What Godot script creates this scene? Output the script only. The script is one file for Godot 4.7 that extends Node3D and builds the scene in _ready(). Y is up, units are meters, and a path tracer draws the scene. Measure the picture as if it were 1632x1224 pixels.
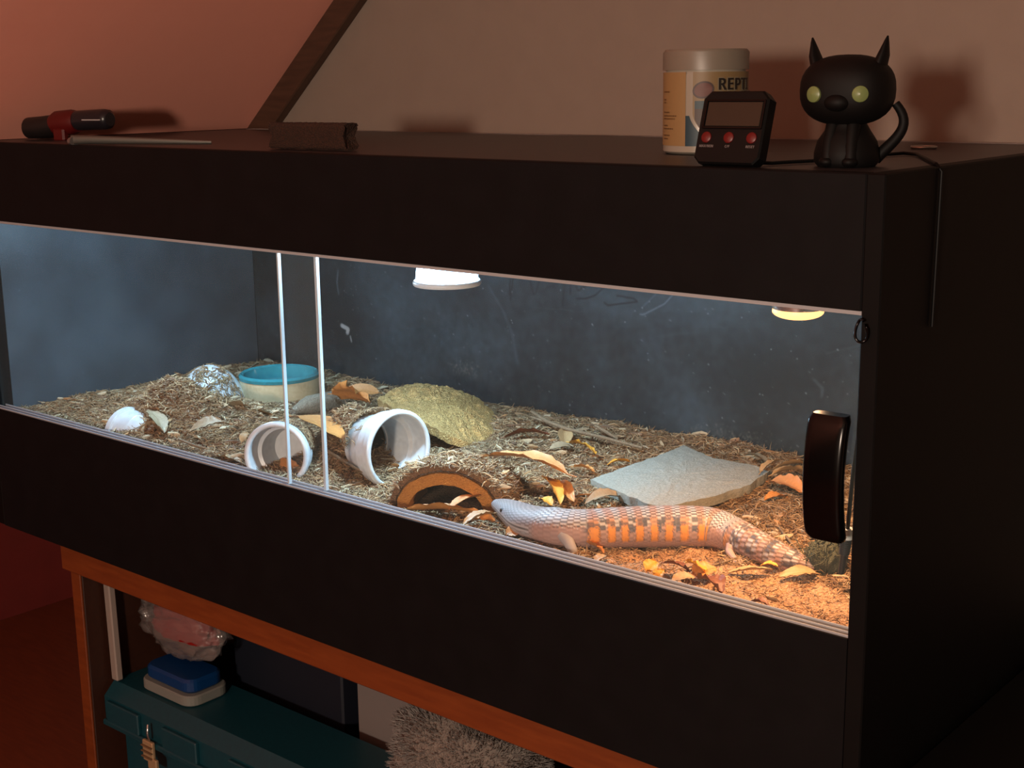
extends Node3D
# A dim attic room: a long black reptile enclosure stands on an open wooden stand against the gable wall.
# x runs along the enclosure front (0 = inner face of its right end panel), y is up from the floor, z points out of its front.

const TOP := 1.05        # top of the enclosure
const OPEN_T := 0.935    # lower edge of the upper front rail
const OPEN_B := 0.642    # upper edge of the lower front rail
const BOT := 0.45        # underside of the enclosure
const XL := -1.450        # inner face of the left end panel
const ZB := -0.54        # outer back
const GY := 0.632        # mean level of the substrate
const WALL_Z := -0.56

var cam_at := Vector3(0.5173, 1.1292, 1.0538)
var cam_basis := Basis.from_euler(Vector3(-0.218289, 0.709027, -0.0140137))
const FOCAL := 2188.6
var rng := RandomNumberGenerator.new()
var nz := FastNoiseLite.new()
var nz2 := FastNoiseLite.new()
var taken := {}

# ---------------------------------------------------------------- pixels to places
func ray(px: float, py: float) -> Vector3:
	return cam_basis * Vector3((px - 816.0) / FOCAL, -(py - 612.0) / FOCAL, -1.0)
func gp(px: float, py: float, y: float) -> Vector3:      # where the sight line meets a level
	var d := ray(px, py)
	return cam_at + d * ((y - cam_at.y) / d.y)
func zp(px: float, py: float, z: float) -> Vector3:      # where it meets an upright plane
	var d := ray(px, py)
	return cam_at + d * ((z - cam_at.z) / d.z)

# ---------------------------------------------------------------- geometry
class Geo:
	var v := PackedVector3Array()
	var c := PackedColorArray()
	var uv := PackedVector2Array()
	var ix := PackedInt32Array()
	var col := Color(1, 1, 1)
	var use_col := false
	func p(a: Vector3) -> int:
		v.append(a); c.append(col)
		return v.size() - 1
	func tri(a: int, b: int, d: int) -> void:
		ix.append(a); ix.append(b); ix.append(d)
	func poly(pts: Array, mid: Vector3) -> void:     # flat convex face, turned away from mid
		var ids := []
		var s := Vector3.ZERO
		for q in pts:
			ids.append(p(q)); s += q
		s /= pts.size()
		var n: Vector3 = (pts[2] - pts[0]).cross(pts[1] - pts[0])
		var back: bool = n.dot(s - mid) < 0
		for k in range(1, pts.size() - 1):
			if back: tri(ids[0], ids[k + 1], ids[k])
			else: tri(ids[0], ids[k], ids[k + 1])
	func fix(from: int) -> void:                     # make the triangles added since face outward
		var vol := 0.0
		for k in range(from, ix.size(), 3):
			vol += v[ix[k]].dot(v[ix[k + 1]].cross(v[ix[k + 2]]))
		if vol > 0:
			for k in range(from, ix.size(), 3):
				var t := ix[k + 1]; ix[k + 1] = ix[k + 2]; ix[k + 2] = t
	func grid(rows: Array, wrap: bool) -> void:
		var base := []
		for r in rows:
			base.append(v.size())
			for q in r: p(q)
		var n: int = rows[0].size()
		for i in range(rows.size() - 1):
			var a: int = base[i]
			var b: int = base[i + 1]
			for j in range(n if wrap else n - 1):
				var k := (j + 1) % n
				tri(a + j, a + k, b + k); tri(a + j, b + k, b + j)
	func box(at: Vector3, size: Vector3, bev := 0.001, bas := Basis.IDENTITY) -> void:
		var h := size * 0.5
		bev = minf(bev, minf(h.x, minf(h.y, h.z)) * 0.45)
		var q := func(sx, sy, sz, ax):
			var w := Vector3(sx * (h.x - (0.0 if ax == 0 else bev)), sy * (h.y - (0.0 if ax == 1 else bev)), sz * (h.z - (0.0 if ax == 2 else bev)))
			return at + bas * w
		for s in [-1, 1]:
			poly([q.call(s, -1, -1, 0), q.call(s, 1, -1, 0), q.call(s, 1, 1, 0), q.call(s, -1, 1, 0)], at)
			poly([q.call(-1, s, -1, 1), q.call(1, s, -1, 1), q.call(1, s, 1, 1), q.call(-1, s, 1, 1)], at)
			poly([q.call(-1, -1, s, 2), q.call(1, -1, s, 2), q.call(1, 1, s, 2), q.call(-1, 1, s, 2)], at)
			for t in [-1, 1]:
				poly([q.call(s, t, -1, 0), q.call(s, t, -1, 1), q.call(s, t, 1, 1), q.call(s, t, 1, 0)], at)
				poly([q.call(s, -1, t, 0), q.call(s, -1, t, 2), q.call(s, 1, t, 2), q.call(s, 1, t, 0)], at)
				poly([q.call(-1, s, t, 1), q.call(-1, s, t, 2), q.call(1, s, t, 2), q.call(1, s, t, 1)], at)
				for u in [-1, 1]:
					poly([q.call(s, t, u, 0), q.call(s, t, u, 1), q.call(s, t, u, 2)], at)
	func lathe(prof: Array, segs: int, xf: Transform3D, closed := true) -> void:
		var from := ix.size()
		var pr := prof.duplicate()
		if closed: pr.append(prof[0])
		var rows := []
		var runs := []
		for i in pr.size():
			var ring := PackedVector3Array()
			for j in segs:
				var a := TAU * j / segs
				ring.append(xf * Vector3(pr[i].x * cos(a), pr[i].y, pr[i].x * sin(a)))
			rows.append(ring)
			if i > 0 and i < pr.size() - 1:
				var d1: Vector2 = (pr[i] - pr[i - 1]).normalized()
				var d2: Vector2 = (pr[i + 1] - pr[i]).normalized()
				if d1.dot(d2) < 0.72:
					runs.append(rows); rows = [ring]
		runs.append(rows)
		for r in runs:
			if r.size() > 1: grid(r, true)
		fix(from)
	func tube(path: Array, rad: Array, segs := 8, squash := 1.0) -> void:
		var from := ix.size()
		var rows := []
		var up := Vector3.UP
		var n := path.size()
		for i in n:
			var t: Vector3 = (path[mini(i + 1, n - 1)] - path[maxi(i - 1, 0)]).normalized()
			if absf(t.dot(up)) > 0.98: up = Vector3.RIGHT if absf(t.x) < 0.9 else Vector3.BACK
			var s := t.cross(up).normalized()
			up = s.cross(t).normalized()
			var ring := PackedVector3Array()
			for j in segs:
				var a := TAU * j / segs
				ring.append(path[i] + (s * cos(a) + up * sin(a) * squash) * rad[i])
			rows.append(ring)
		var e0 := PackedVector3Array(); var e1 := PackedVector3Array()
		for j in segs:
			e0.append(path[0]); e1.append(path[n - 1])
		grid([e0, rows[0]], true)
		grid(rows, true)
		grid([rows[n - 1], e1], true)
		fix(from)
	func prism(pts: Array, depth: float, xf: Transform3D, bev := 0.0) -> void:   # outline in x,y, pushed along z
		var from := ix.size()
		var n := pts.size()
		var tr := Geometry2D.triangulate_polygon(PackedVector2Array(pts))
		var ins := pts
		if bev > 0:
			var o := Geometry2D.offset_polygon(PackedVector2Array(pts), -bev, Geometry2D.JOIN_MITER)
			if o.size() == 1 and o[0].size() == n:
				# match the start of the inset outline
				var best := 0
				for k in n:
					if o[0][k].distance_to(pts[0]) < o[0][best].distance_to(pts[0]): best = k
				ins = []
				for k in n: ins.append(o[0][(best + k) % n])
				if ins[1].distance_to(pts[1]) > bev * 4: ins = pts
		var b := bev if ins != pts else 0.0
		for z in [0.0, depth]:
			var ids := []
			for q in ins: ids.append(p(xf * Vector3(q.x, q.y, z)))
			for k in range(0, tr.size(), 3):
				if z > 0: tri(ids[tr[k]], ids[tr[k + 1]], ids[tr[k + 2]])
				else: tri(ids[tr[k]], ids[tr[k + 2]], ids[tr[k + 1]])
		var cw := Geometry2D.is_polygon_clockwise(PackedVector2Array(pts))
		for k in n:
			var l := (k + 1) % n
			var stations := [[ins, 0.0], [pts, b], [pts, depth - b], [ins, depth]] if b > 0 else [[pts, 0.0], [pts, depth]]
			for s in range(stations.size() - 1):
				var A = stations[s]; var B = stations[s + 1]
				var a0 := p(xf * Vector3(A[0][k].x, A[0][k].y, A[1])); var a1 := p(xf * Vector3(A[0][l].x, A[0][l].y, A[1]))
				var b0 := p(xf * Vector3(B[0][k].x, B[0][k].y, B[1])); var b1 := p(xf * Vector3(B[0][l].x, B[0][l].y, B[1]))
				if cw: tri(a0, b1, a1); tri(a0, b0, b1)
				else: tri(a0, a1, b1); tri(a0, b1, b0)
		# caps follow the triangulation's winding, sides the outline's: settle by volume of the whole
		var capn := 0.0
		if tr.size() > 2:
			var q0: Vector2 = pts[tr[0]]
			capn = (pts[tr[1]] - q0).cross(pts[tr[2]] - q0)
		if (capn > 0) == cw:
			for k in range(from, from + tr.size() * 2, 3):
				var t := ix[k + 1]; ix[k + 1] = ix[k + 2]; ix[k + 2] = t
		fix(from)
	func mesh() -> ArrayMesh:
		var nn := PackedVector3Array()
		nn.resize(v.size())
		for k in range(0, ix.size(), 3):
			var a := ix[k]; var b := ix[k + 1]; var d := ix[k + 2]
			var f := (v[d] - v[a]).cross(v[b] - v[a])
			nn[a] += f; nn[b] += f; nn[d] += f
		for k in nn.size():
			nn[k] = nn[k].normalized() if nn[k].length_squared() > 1e-24 else Vector3.UP
		var arr := []
		arr.resize(Mesh.ARRAY_MAX)
		arr[Mesh.ARRAY_VERTEX] = v; arr[Mesh.ARRAY_NORMAL] = nn; arr[Mesh.ARRAY_INDEX] = ix
		if use_col: arr[Mesh.ARRAY_COLOR] = c
		if uv.size() == v.size(): arr[Mesh.ARRAY_TEX_UV] = uv
		var m := ArrayMesh.new()
		m.add_surface_from_arrays(Mesh.PRIMITIVE_TRIANGLES, arr)
		return m

# ---------------------------------------------------------------- scene tree
func numbered(called: String) -> String:
	var n: int = taken.get(called, -1) + 1
	taken[called] = n
	return called if n == 0 else "%s_%03d" % [called, n]
func tag(o: Node, label: String, category: String, group := "") -> void:
	o.set_meta("label", label); o.set_meta("category", category)
	if group != "": o.set_meta("group", group)
func thing(called: String, label: String, category: String, at := Vector3.ZERO, group := "") -> Node3D:
	var o := Node3D.new()
	o.name = numbered(called); o.position = at
	add_child(o); tag(o, label, category, group)
	return o
func part(called: String, g: Geo, m: Material, parent: Node = null, shift := Vector3.ZERO) -> MeshInstance3D:   # geometry in world metres
	var o := MeshInstance3D.new()
	if parent is Node3D and parent != self and shift == Vector3.ZERO:
		var off := Vector3.ZERO
		var q: Node = parent
		while q != self and q is Node3D:
			off += q.position; q = q.get_parent()
		if off != Vector3.ZERO:
			for k in g.v.size(): g.v[k] -= off
	o.mesh = g.mesh(); o.material_override = m
	o.name = called if parent else numbered(called)
	(parent if parent else self).add_child(o, true)
	o.cast_shadow = GeometryInstance3D.SHADOW_CASTING_SETTING_ON
	return o
func solo(called: String, g: Geo, m: Material, label: String, category: String, group := "") -> MeshInstance3D:
	# one-mesh thing whose origin is at the bottom of its bounds
	var lo := g.v[0]; var hi := g.v[0]
	for q in g.v:
		lo = lo.min(q); hi = hi.max(q)
	var at := Vector3((lo.x + hi.x) * 0.5, lo.y, (lo.z + hi.z) * 0.5)
	for k in g.v.size(): g.v[k] -= at
	var o := part(called, g, m)
	o.position = at
	tag(o, label, category, group)
	return o
func struct(called: String, g: Geo, m: Material, label: String) -> MeshInstance3D:
	var o := part(called, g, m)
	o.set_meta("kind", "structure"); o.set_meta("label", label)
	return o

# ---------------------------------------------------------------- materials
func mat(col: Color, rough := 0.6, metal := 0.0, spec := 0.5) -> StandardMaterial3D:
	var m := StandardMaterial3D.new()
	m.albedo_color = col; m.roughness = rough; m.metallic = metal; m.metallic_specular = spec
	return m
func noise_tex(freq: float, a: Color, b: Color, sd: int, oct := 4, size := 512, mid := 0.5) -> NoiseTexture2D:
	var n := FastNoiseLite.new()
	n.noise_type = FastNoiseLite.TYPE_SIMPLEX_SMOOTH; n.frequency = freq; n.seed = sd; n.fractal_octaves = oct
	var t := NoiseTexture2D.new()
	t.width = size; t.height = size; t.seamless = true; t.noise = n
	var g := Gradient.new()
	g.set_color(0, a); g.set_color(1, b)
	g.add_point(mid, a.lerp(b, 0.5))
	t.color_ramp = g
	return t
func textured(a: Color, b: Color, scale: Vector3, freq: float, rough: float, bump := 0.0, sd := 1, mid := 0.5) -> StandardMaterial3D:
	var m := mat(Color.WHITE, rough)
	m.albedo_texture = noise_tex(freq, a, b, sd, 5, 512, mid)
	m.uv1_triplanar = true; m.uv1_world_triplanar = true; m.uv1_scale = scale
	if bump > 0:
		m.heightmap_enabled = true
		m.heightmap_texture = noise_tex(freq * 1.7, Color.BLACK, Color.WHITE, sd + 7)
		m.heightmap_scale = bump
	return m
func tinted(rough := 0.8) -> StandardMaterial3D:
	var m := mat(Color.WHITE, rough)
	m.vertex_color_use_as_albedo = true
	return m
func glow(col: Color, e: float) -> StandardMaterial3D:
	var m := mat(col, 0.4)
	m.emission_enabled = true; m.emission = col; m.emission_energy_multiplier = e
	return m

var M := {}
func make_materials() -> void:
	M.end_black = textured(Color(0.03, 0.026, 0.026), Color(0.045, 0.038, 0.038), Vector3(2, 2, 2), 0.02, 0.6, 0.0, 2)
	M.end_black.metallic_specular = 0.25
	M.black = textured(Color(0.045, 0.044, 0.05), Color(0.062, 0.06, 0.066), Vector3(2, 2, 2), 0.02, 0.6, 0.0, 3)
	M.black.metallic_specular = 0.25
	M.top = textured(Color(0.16, 0.15, 0.165), Color(0.21, 0.195, 0.205), Vector3(2, 2, 2), 0.03, 0.42, 0.0, 4)
	M.inner = textured(Color(0.19, 0.225, 0.25), Color(0.265, 0.305, 0.335), Vector3(1.3, 1.3, 1.3), 0.012, 0.42, 0.0, 5)
	M.track = mat(Color(0.62, 0.63, 0.65), 0.35)
	M.glass = mat(Color(0.82, 0.93, 0.93), 0.02)
	M.glass.transparency = BaseMaterial3D.TRANSPARENCY_ALPHA
	M.glass.albedo_color.a = 0.015
	M.glass.metallic_specular = 0.12
	M.glass_edge = mat(Color(0.70, 0.75, 0.78), 0.35)
	M.black_gloss = mat(Color(0.02, 0.018, 0.02), 0.2, 0.0, 0.35)
	M.black_plastic = mat(Color(0.035, 0.033, 0.035), 0.5, 0.0, 0.3)
	M.rubber = mat(Color(0.12, 0.125, 0.13), 0.6)
	M.white_plastic = textured(Color(0.72, 0.74, 0.76), Color(0.82, 0.84, 0.85), Vector3(9, 9, 9), 0.02, 0.32, 0.0, 9)
	M.lamp_glass = mat(Color(0.9, 0.95, 1.0, 0.30), 0.08)
	M.lamp_glass.transparency = BaseMaterial3D.TRANSPARENCY_ALPHA
	M.chrome = mat(Color(0.86, 0.88, 0.9), 0.22, 0.9)
	M.wood = wood_mat(Color(0.40, 0.175, 0.055), Color(0.47, 0.225, 0.08), 11)
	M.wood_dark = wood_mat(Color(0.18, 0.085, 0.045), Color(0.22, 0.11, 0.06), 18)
	M.beam = wood_mat(Color(0.25, 0.165, 0.125), Color(0.33, 0.225, 0.17), 12)
	M.floorwood = wood_mat(Color(0.36, 0.15, 0.075), Color(0.44, 0.2, 0.10), 13)
	M.wall = textured(Color(0.535, 0.472, 0.428), Color(0.55, 0.487, 0.442), Vector3(1.5, 1.5, 1.5), 0.02, 0.85, 0.0, 14)
	M.orange_wall = textured(Color(0.935, 0.625, 0.548), Color(0.945, 0.637, 0.558), Vector3(1.5, 1.5, 1.5), 0.02, 0.85, 0.0, 15)
	M.far_wall = textured(Color(0.34, 0.30, 0.28), Color(0.37, 0.33, 0.30), Vector3(1.5, 1.5, 1.5), 0.02, 0.85, 0.0, 17)
	M.red_wall = textured(Color(0.38, 0.075, 0.05), Color(0.41, 0.085, 0.06), Vector3(1.5, 1.5, 1.5), 0.02, 0.8, 0.0, 16)
func wood_mat(a: Color, b: Color, sd: int) -> StandardMaterial3D:
	var m := textured(a, b, Vector3(0.7, 6.0, 6.0), 0.03, 0.5, 0.0, sd)
	return m

# ---------------------------------------------------------------- the shape of the ground inside the enclosure
var log_front := Vector3.ZERO     # middle of the half log's front arch, at ground level
var log_axis := Vector3.ZERO      # runs back into the mound
const LOG_R := 0.062
const LOG_H := 0.047
var dirt := []
var bumps := []                   # [centre x, z, radius x, radius z, height]
func ground(x: float, z: float, heap := true) -> float:
	var y := GY + 0.006 * nz.get_noise_2d(x * 9.0, z * 9.0) + 0.0035 * nz2.get_noise_2d(x * 40.0, z * 40.0)
	for b in bumps:
		var dx: float = (x - b[0]) / b[2]
		var dz: float = (z - b[1]) / b[3]
		var r := dx * dx + dz * dz
		if r < 4.0: y += b[4] * exp(-r * 1.6)
	var rel := Vector3(x - log_front.x, 0, z - log_front.z)
	var along := rel.dot(log_axis)
	var side := rel.dot(Vector3(log_axis.z, 0, -log_axis.x))
	if heap and along > 0.004 and along < 0.17:
		var q := 1.0 - pow(absf(side) / (LOG_R + 0.010), 2.0)
		if q > 0:
			var h := (LOG_H + 0.005) * sqrt(q) * smoothstep(0.15, 0.045, along)
			y = maxf(y, GY + h + 0.003 * nz2.get_noise_2d(x * 60.0, z * 60.0))
	elif along > -0.06 and along < 0.13 and absf(side) < LOG_R + 0.03:
		y = minf(y, lerpf(GY - 0.004, y, smoothstep(0.0, 0.03, absf(side) - LOG_R)))
	return y

# ---------------------------------------------------------------- _ready
func _ready() -> void:
	rng.seed = 20240611
	nz.seed = 5; nz.frequency = 1.0; nz.fractal_octaves = 3
	nz2.seed = 9; nz2.frequency = 1.0; nz2.fractal_octaves = 2
	var cam := Camera3D.new()
	cam.name = "camera"
	cam.fov = rad_to_deg(2.0 * atan(612.0 / FOCAL)); cam.near = 0.05; cam.far = 50
	cam.transform = Transform3D(cam_basis, cam_at)
	add_child(cam); cam.current = true
	var env := Environment.new()
	env.background_mode = Environment.BG_COLOR; env.background_color = Color(0.01, 0.008, 0.008)
	env.tonemap_mode = Environment.TONE_MAPPER_LINEAR; env.tonemap_exposure = 1.0
	env.sdfgi_enabled = true; env.ssao_enabled = true; env.ssil_enabled = true
	var we := WorldEnvironment.new()
	we.name = "environment"; we.environment = env
	add_child(we)
	make_materials()
	build_room()
	build_stand()
	build_vivarium()
	build_lamps()
	build_ground()
	build_hides()
	build_skink()
	build_leaves()
	build_door_bits()
	build_top_items()
	build_stand_items()

func lamp(parent: Node, at: Vector3, col: Color, e: float, size: float, cone := 0.0) -> Light3D:
	var l: Light3D
	if cone > 0:
		var s := SpotLight3D.new()
		s.spot_angle = cone; s.spot_range = 12.0; s.spot_attenuation = 2.0; s.spot_angle_attenuation = 0.6
		l = s
	else:
		var o := OmniLight3D.new()
		o.omni_range = 12.0; o.omni_attenuation = 2.0
		l = o
	l.light_color = col; l.light_energy = e; l.light_size = size; l.shadow_enabled = true
	l.name = "light"
	parent.add_child(l, true)
	l.global_position = at
	if cone > 0: l.rotation = Vector3(-PI / 2, 0, 0)
	return l

# ---------------------------------------------------------------- the room
const SLOPE := 0.8737    # rise of the sloping ceiling per metre of x
func slope_x(y: float) -> float: return -1.469 + (y - TOP) / SLOPE
func build_room() -> void:
	var g := Geo.new()
	g.box(Vector3(0.1, -0.05, 1.2), Vector3(5.2, 0.1, 4.2), 0.0005)
	struct("floor", g, M.floorwood, "dark reddish brown wooden floor")
	g = Geo.new()
	g.box(Vector3(0.1, 1.2, WALL_Z - 0.05), Vector3(5.2, 2.6, 0.1), 0.0005)
	struct("wall_back", g, M.wall, "pale pinkish gable wall behind the enclosure")
	var kx := -2.15
	var ky := TOP + (kx + 1.469) * SLOPE
	g = Geo.new()
	g.box(Vector3(kx - 0.05, ky * 0.5, 1.2), Vector3(0.1, ky, 3.7), 0.0005)
	struct("wall_left", g, M.red_wall, "low red wall left of the wooden stand")
	g = Geo.new()
	var a := Vector2(kx, ky)
	var b := Vector2(slope_x(2.4), 2.4)
	var n := Vector2(-(b - a).y, (b - a).x).normalized() * 0.1
	g.prism([a, b, b + n, a + n], 3.7, Transform3D(Basis.IDENTITY, Vector3(0, 0, WALL_Z)))
	struct("ceiling", g, M.orange_wall, "sloping orange ceiling of the attic")
	g = Geo.new()
	g.box(Vector3((b.x + 2.6) * 0.5, 2.45, 1.2), Vector3(2.6 - b.x + 0.1, 0.1, 3.7), 0.0005)
	struct("ceiling_001", g, M.wall, "flat pale ceiling above the room")
	g = Geo.new()
	g.box(Vector3(2.6, 1.2, 1.2), Vector3(0.1, 2.6, 3.7), 0.0005)
	struct("wall_right", g, M.far_wall, "dull brown wall across the room")
	g = Geo.new()
	g.box(Vector3(0.1, 1.2, 3.05), Vector3(5.2, 2.6, 0.1), 0.0005)
	struct("wall_front", g, M.far_wall, "dull brown wall behind the viewer")
	# the dark board along the edge where slope and gable meet
	g = Geo.new()
	var y0 := 0.55
	var y1 := 2.38
	g.prism([Vector2(slope_x(y0), y0), Vector2(slope_x(y0) + 0.0655, y0), Vector2(slope_x(y1) + 0.0655, y1), Vector2(slope_x(y1), y1)], 0.02, Transform3D(Basis.IDENTITY, Vector3(0, 0, WALL_Z)), 0.002)
	struct("trim_1", g, M.beam, "dark slanting wooden board where the orange slope meets the gable wall")
	# a lamp on a stand behind the viewer lights the room
	var at := Vector3(0.62, 1.17, 2.45)
	var t := thing("floor_lamp", "floor lamp with a round white globe behind the viewer", "lamp", Vector3(at.x, 0, at.z))
	g = Geo.new()
	g.lathe([Vector2(0.0, 0.0), Vector2(0.15, 0.0), Vector2(0.15, 0.012), Vector2(0.03, 0.025), Vector2(0.0, 0.025)], 32, Transform3D(Basis.IDENTITY, Vector3(at.x, 0, at.z)), false)
	part("base", g, M.black_plastic, t)
	g = Geo.new()
	g.tube([Vector3(at.x, 0.02, at.z), Vector3(at.x, at.y - 0.1, at.z)], [0.011, 0.011], 12)
	part("pole", g, M.black_plastic, t)
	g = Geo.new()
	var prof := []
	for k in 17: prof.append(Vector2(sin(PI * k / 16.0) * 0.105, -cos(PI * k / 16.0) * 0.105))
	g.lathe(prof, 32, Transform3D(Basis.IDENTITY, at), false)
	part("globe", g, glow(Color(1.0, 0.82, 0.64), 1.2), t)
	lamp(t, at, Color(1.0, 0.90, 0.81), 4.4, 0.1)

# ---------------------------------------------------------------- the wooden stand
func build_stand() -> void:
	var t := thing("wooden_stand", "open orange brown wooden stand carrying the black enclosure", "stand", Vector3(-0.712, 0, -0.27))
	var zf := -0.018
	var g := Geo.new()
	g.box(Vector3(-0.712, 0.439, zf - 0.25), Vector3(1.176, 0.018, 0.48), 0.0015)
	part("top_panel", g, M.wood, t)
	g = Geo.new()
	g.box(Vector3(-0.712, 0.424, zf - 0.009), Vector3(1.224, 0.048, 0.018), 0.002)
	part("front_rail", g, M.wood, t)
	for x in [-1.312, -0.112]:
		g = Geo.new()
		g.box(Vector3(x, 0.2, zf - 0.259), Vector3(0.024, 0.40, 0.482), 0.002)
		var sp := part("side_panel", g, M.wood_dark, t)
		g = Geo.new()
		g.box(Vector3(x, 0.2, zf - 0.0165), Vector3(0.0246, 0.40, 0.004), 0.0012)
		part("edge_strip", g, M.wood, sp)
	g = Geo.new()
	g.box(Vector3(-0.712, 0.015, zf - 0.25), Vector3(1.176, 0.03, 0.48), 0.0015)
	part("bottom_shelf", g, M.wood, t)

# ---------------------------------------------------------------- the enclosure
func build_vivarium() -> void:
	var t := thing("vivarium", "long black reptile enclosure with sliding glass doors on wooden stand", "vivarium", Vector3(XL * 0.5, BOT, -0.27))
	var w := -XL
	var xm := XL * 0.5
	var th := 0.016
	var g := Geo.new()
	g.box(Vector3(xm, TOP - th * 0.5 - 0.0003, ZB * 0.5), Vector3(w, th, -ZB - 0.032), 0.0005)
	part("top_board", g, M.top, t)
	g = Geo.new()
	g.box(Vector3(xm, BOT + th * 0.5, ZB * 0.5 + 0.0), Vector3(w - 0.001, th, -ZB - 0.034), 0.001)
	part("base_board", g, M.inner, t)
	for x in [XL - 0.0085, 0.0085]:
		g = Geo.new()
		g.box(Vector3(x, (BOT + TOP) * 0.5, ZB * 0.5), Vector3(0.017, TOP - BOT, -ZB), 0.0012)
		var pn := part("end_panel", g, M.end_black, t)
		g = Geo.new()     # dusty inner face
		g.box(Vector3(x + (0.0089 if x < -1 else -0.0089), (BOT + TOP) * 0.5, ZB * 0.5 - 0.008), Vector3(0.0006, TOP - BOT - 0.036, -ZB - 0.05), 0.0001)
		part("inner_face", g, M.inner, pn)
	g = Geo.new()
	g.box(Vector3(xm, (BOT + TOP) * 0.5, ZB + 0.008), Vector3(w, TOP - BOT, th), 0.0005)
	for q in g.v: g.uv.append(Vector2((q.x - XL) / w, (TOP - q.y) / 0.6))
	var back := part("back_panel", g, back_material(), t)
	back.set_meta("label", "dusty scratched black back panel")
	g = Geo.new()
	g.box(Vector3(xm, (OPEN_T + TOP) * 0.5, -th * 0.5), Vector3(w, TOP - OPEN_T, th), 0.0012)
	part("upper_front_rail", g, M.black, t)
	g = Geo.new()
	g.prism([Vector2(0, BOT), Vector2(0, OPEN_B - 0.0006), Vector2(-0.0006, OPEN_B), Vector2(-0.0014, OPEN_B), Vector2(-0.0014, OPEN_B - 0.008), Vector2(-th, OPEN_B - 0.008), Vector2(-th, BOT)], w, Transform3D(Basis(Vector3(0, 0, 1), Vector3.UP, Vector3(1, 0, 0)), Vector3(XL, 0, 0)))
	part("lower_front_rail", g, M.black, t)
	# sliding door tracks: a base with three fins, below and above
	for k in 2:
		var y := OPEN_B - 0.0068 if k == 0 else OPEN_T - 0.001
		var s := 1.0 if k == 0 else -1.0
		g = Geo.new()
		g.box(Vector3(xm, y, -0.0116), Vector3(w, 0.002, 0.0198), 0.0003)
		var tr := part("door_track", g, M.track, t)
		for z in [-0.0025, -0.0110, -0.0205]:
			g = Geo.new()
			var fh := 0.0088 if k == 0 else 0.0026
			g.box(Vector3(xm, y + s * fh * 0.5, z), Vector3(w, fh, 0.0013), 0.0003)
			part("fin", g, M.track, tr)
	# the two panes
	for k in 2:
		var x0 := -0.757 if k == 0 else XL + 0.002
		var x1 := -0.002 if k == 0 else -0.700
		var z := -0.0067 if k == 0 else -0.0157
		g = Geo.new()
		g.box(Vector3((x0 + x1) * 0.5, (OPEN_B - 0.005 + OPEN_T - 0.003) * 0.5, z), Vector3(x1 - x0, OPEN_T - OPEN_B + 0.002, 0.004), 0.0003)
		var d := part("glass_door", g, M.glass, t)
		d.set_meta("label", "right glass door with black handle" if k == 0 else "left glass door")
		g = Geo.new()
		var ex := x0 if k == 0 else x1
		g.box(Vector3(ex, (OPEN_B + OPEN_T) * 0.5, z), Vector3(0.0028 if k == 0 else 0.0042, OPEN_T - OPEN_B - 0.004, 0.0052), 0.0005)
		part("edge_strip", g, M.glass_edge, d)
		if k == 0:
			# arched black pull stuck to the pane
			g = Geo.new()
			var rows := []
			var xc := -0.0205
			for i in 25:
				var u := i / 24.0
				var yy := lerpf(0.732, 0.845, u)
				var bow := sin(PI * u)
				var zz := 0.0055 + 0.0105 * pow(bow, 0.6)
				var ring := PackedVector3Array()
				var hw := 0.0185 * (1.0 if u > 0.03 and u < 0.97 else 0.86)
				for j in 20:
					var a := TAU * j / 20.0
					var cx := signf(cos(a)) * pow(absf(cos(a)), 0.45) * hw
					var cz := signf(sin(a)) * pow(absf(sin(a)), 0.45) * 0.0065
					ring.append(Vector3(xc + cx, yy, zz + cz))
				rows.append(ring)
			var c0 := PackedVector3Array(); var c1 := PackedVector3Array()
			for j in 20:
				c0.append(Vector3(xc, 0.732, 0.0055)); c1.append(Vector3(xc, 0.845, 0.0055))
			g.grid([c0, rows[0]], true); g.grid(rows, true); g.grid([rows[24], c1], true)
			g.fix(0)
			for yy in [0.742, 0.835]:
				g.box(Vector3(xc, yy, 0.001), Vector3(0.027, 0.014, 0.010), 0.002)
			var h := part("handle", g, M.black_gloss, d)
			h.set_meta("label", "black arched plastic pull handle")

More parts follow.
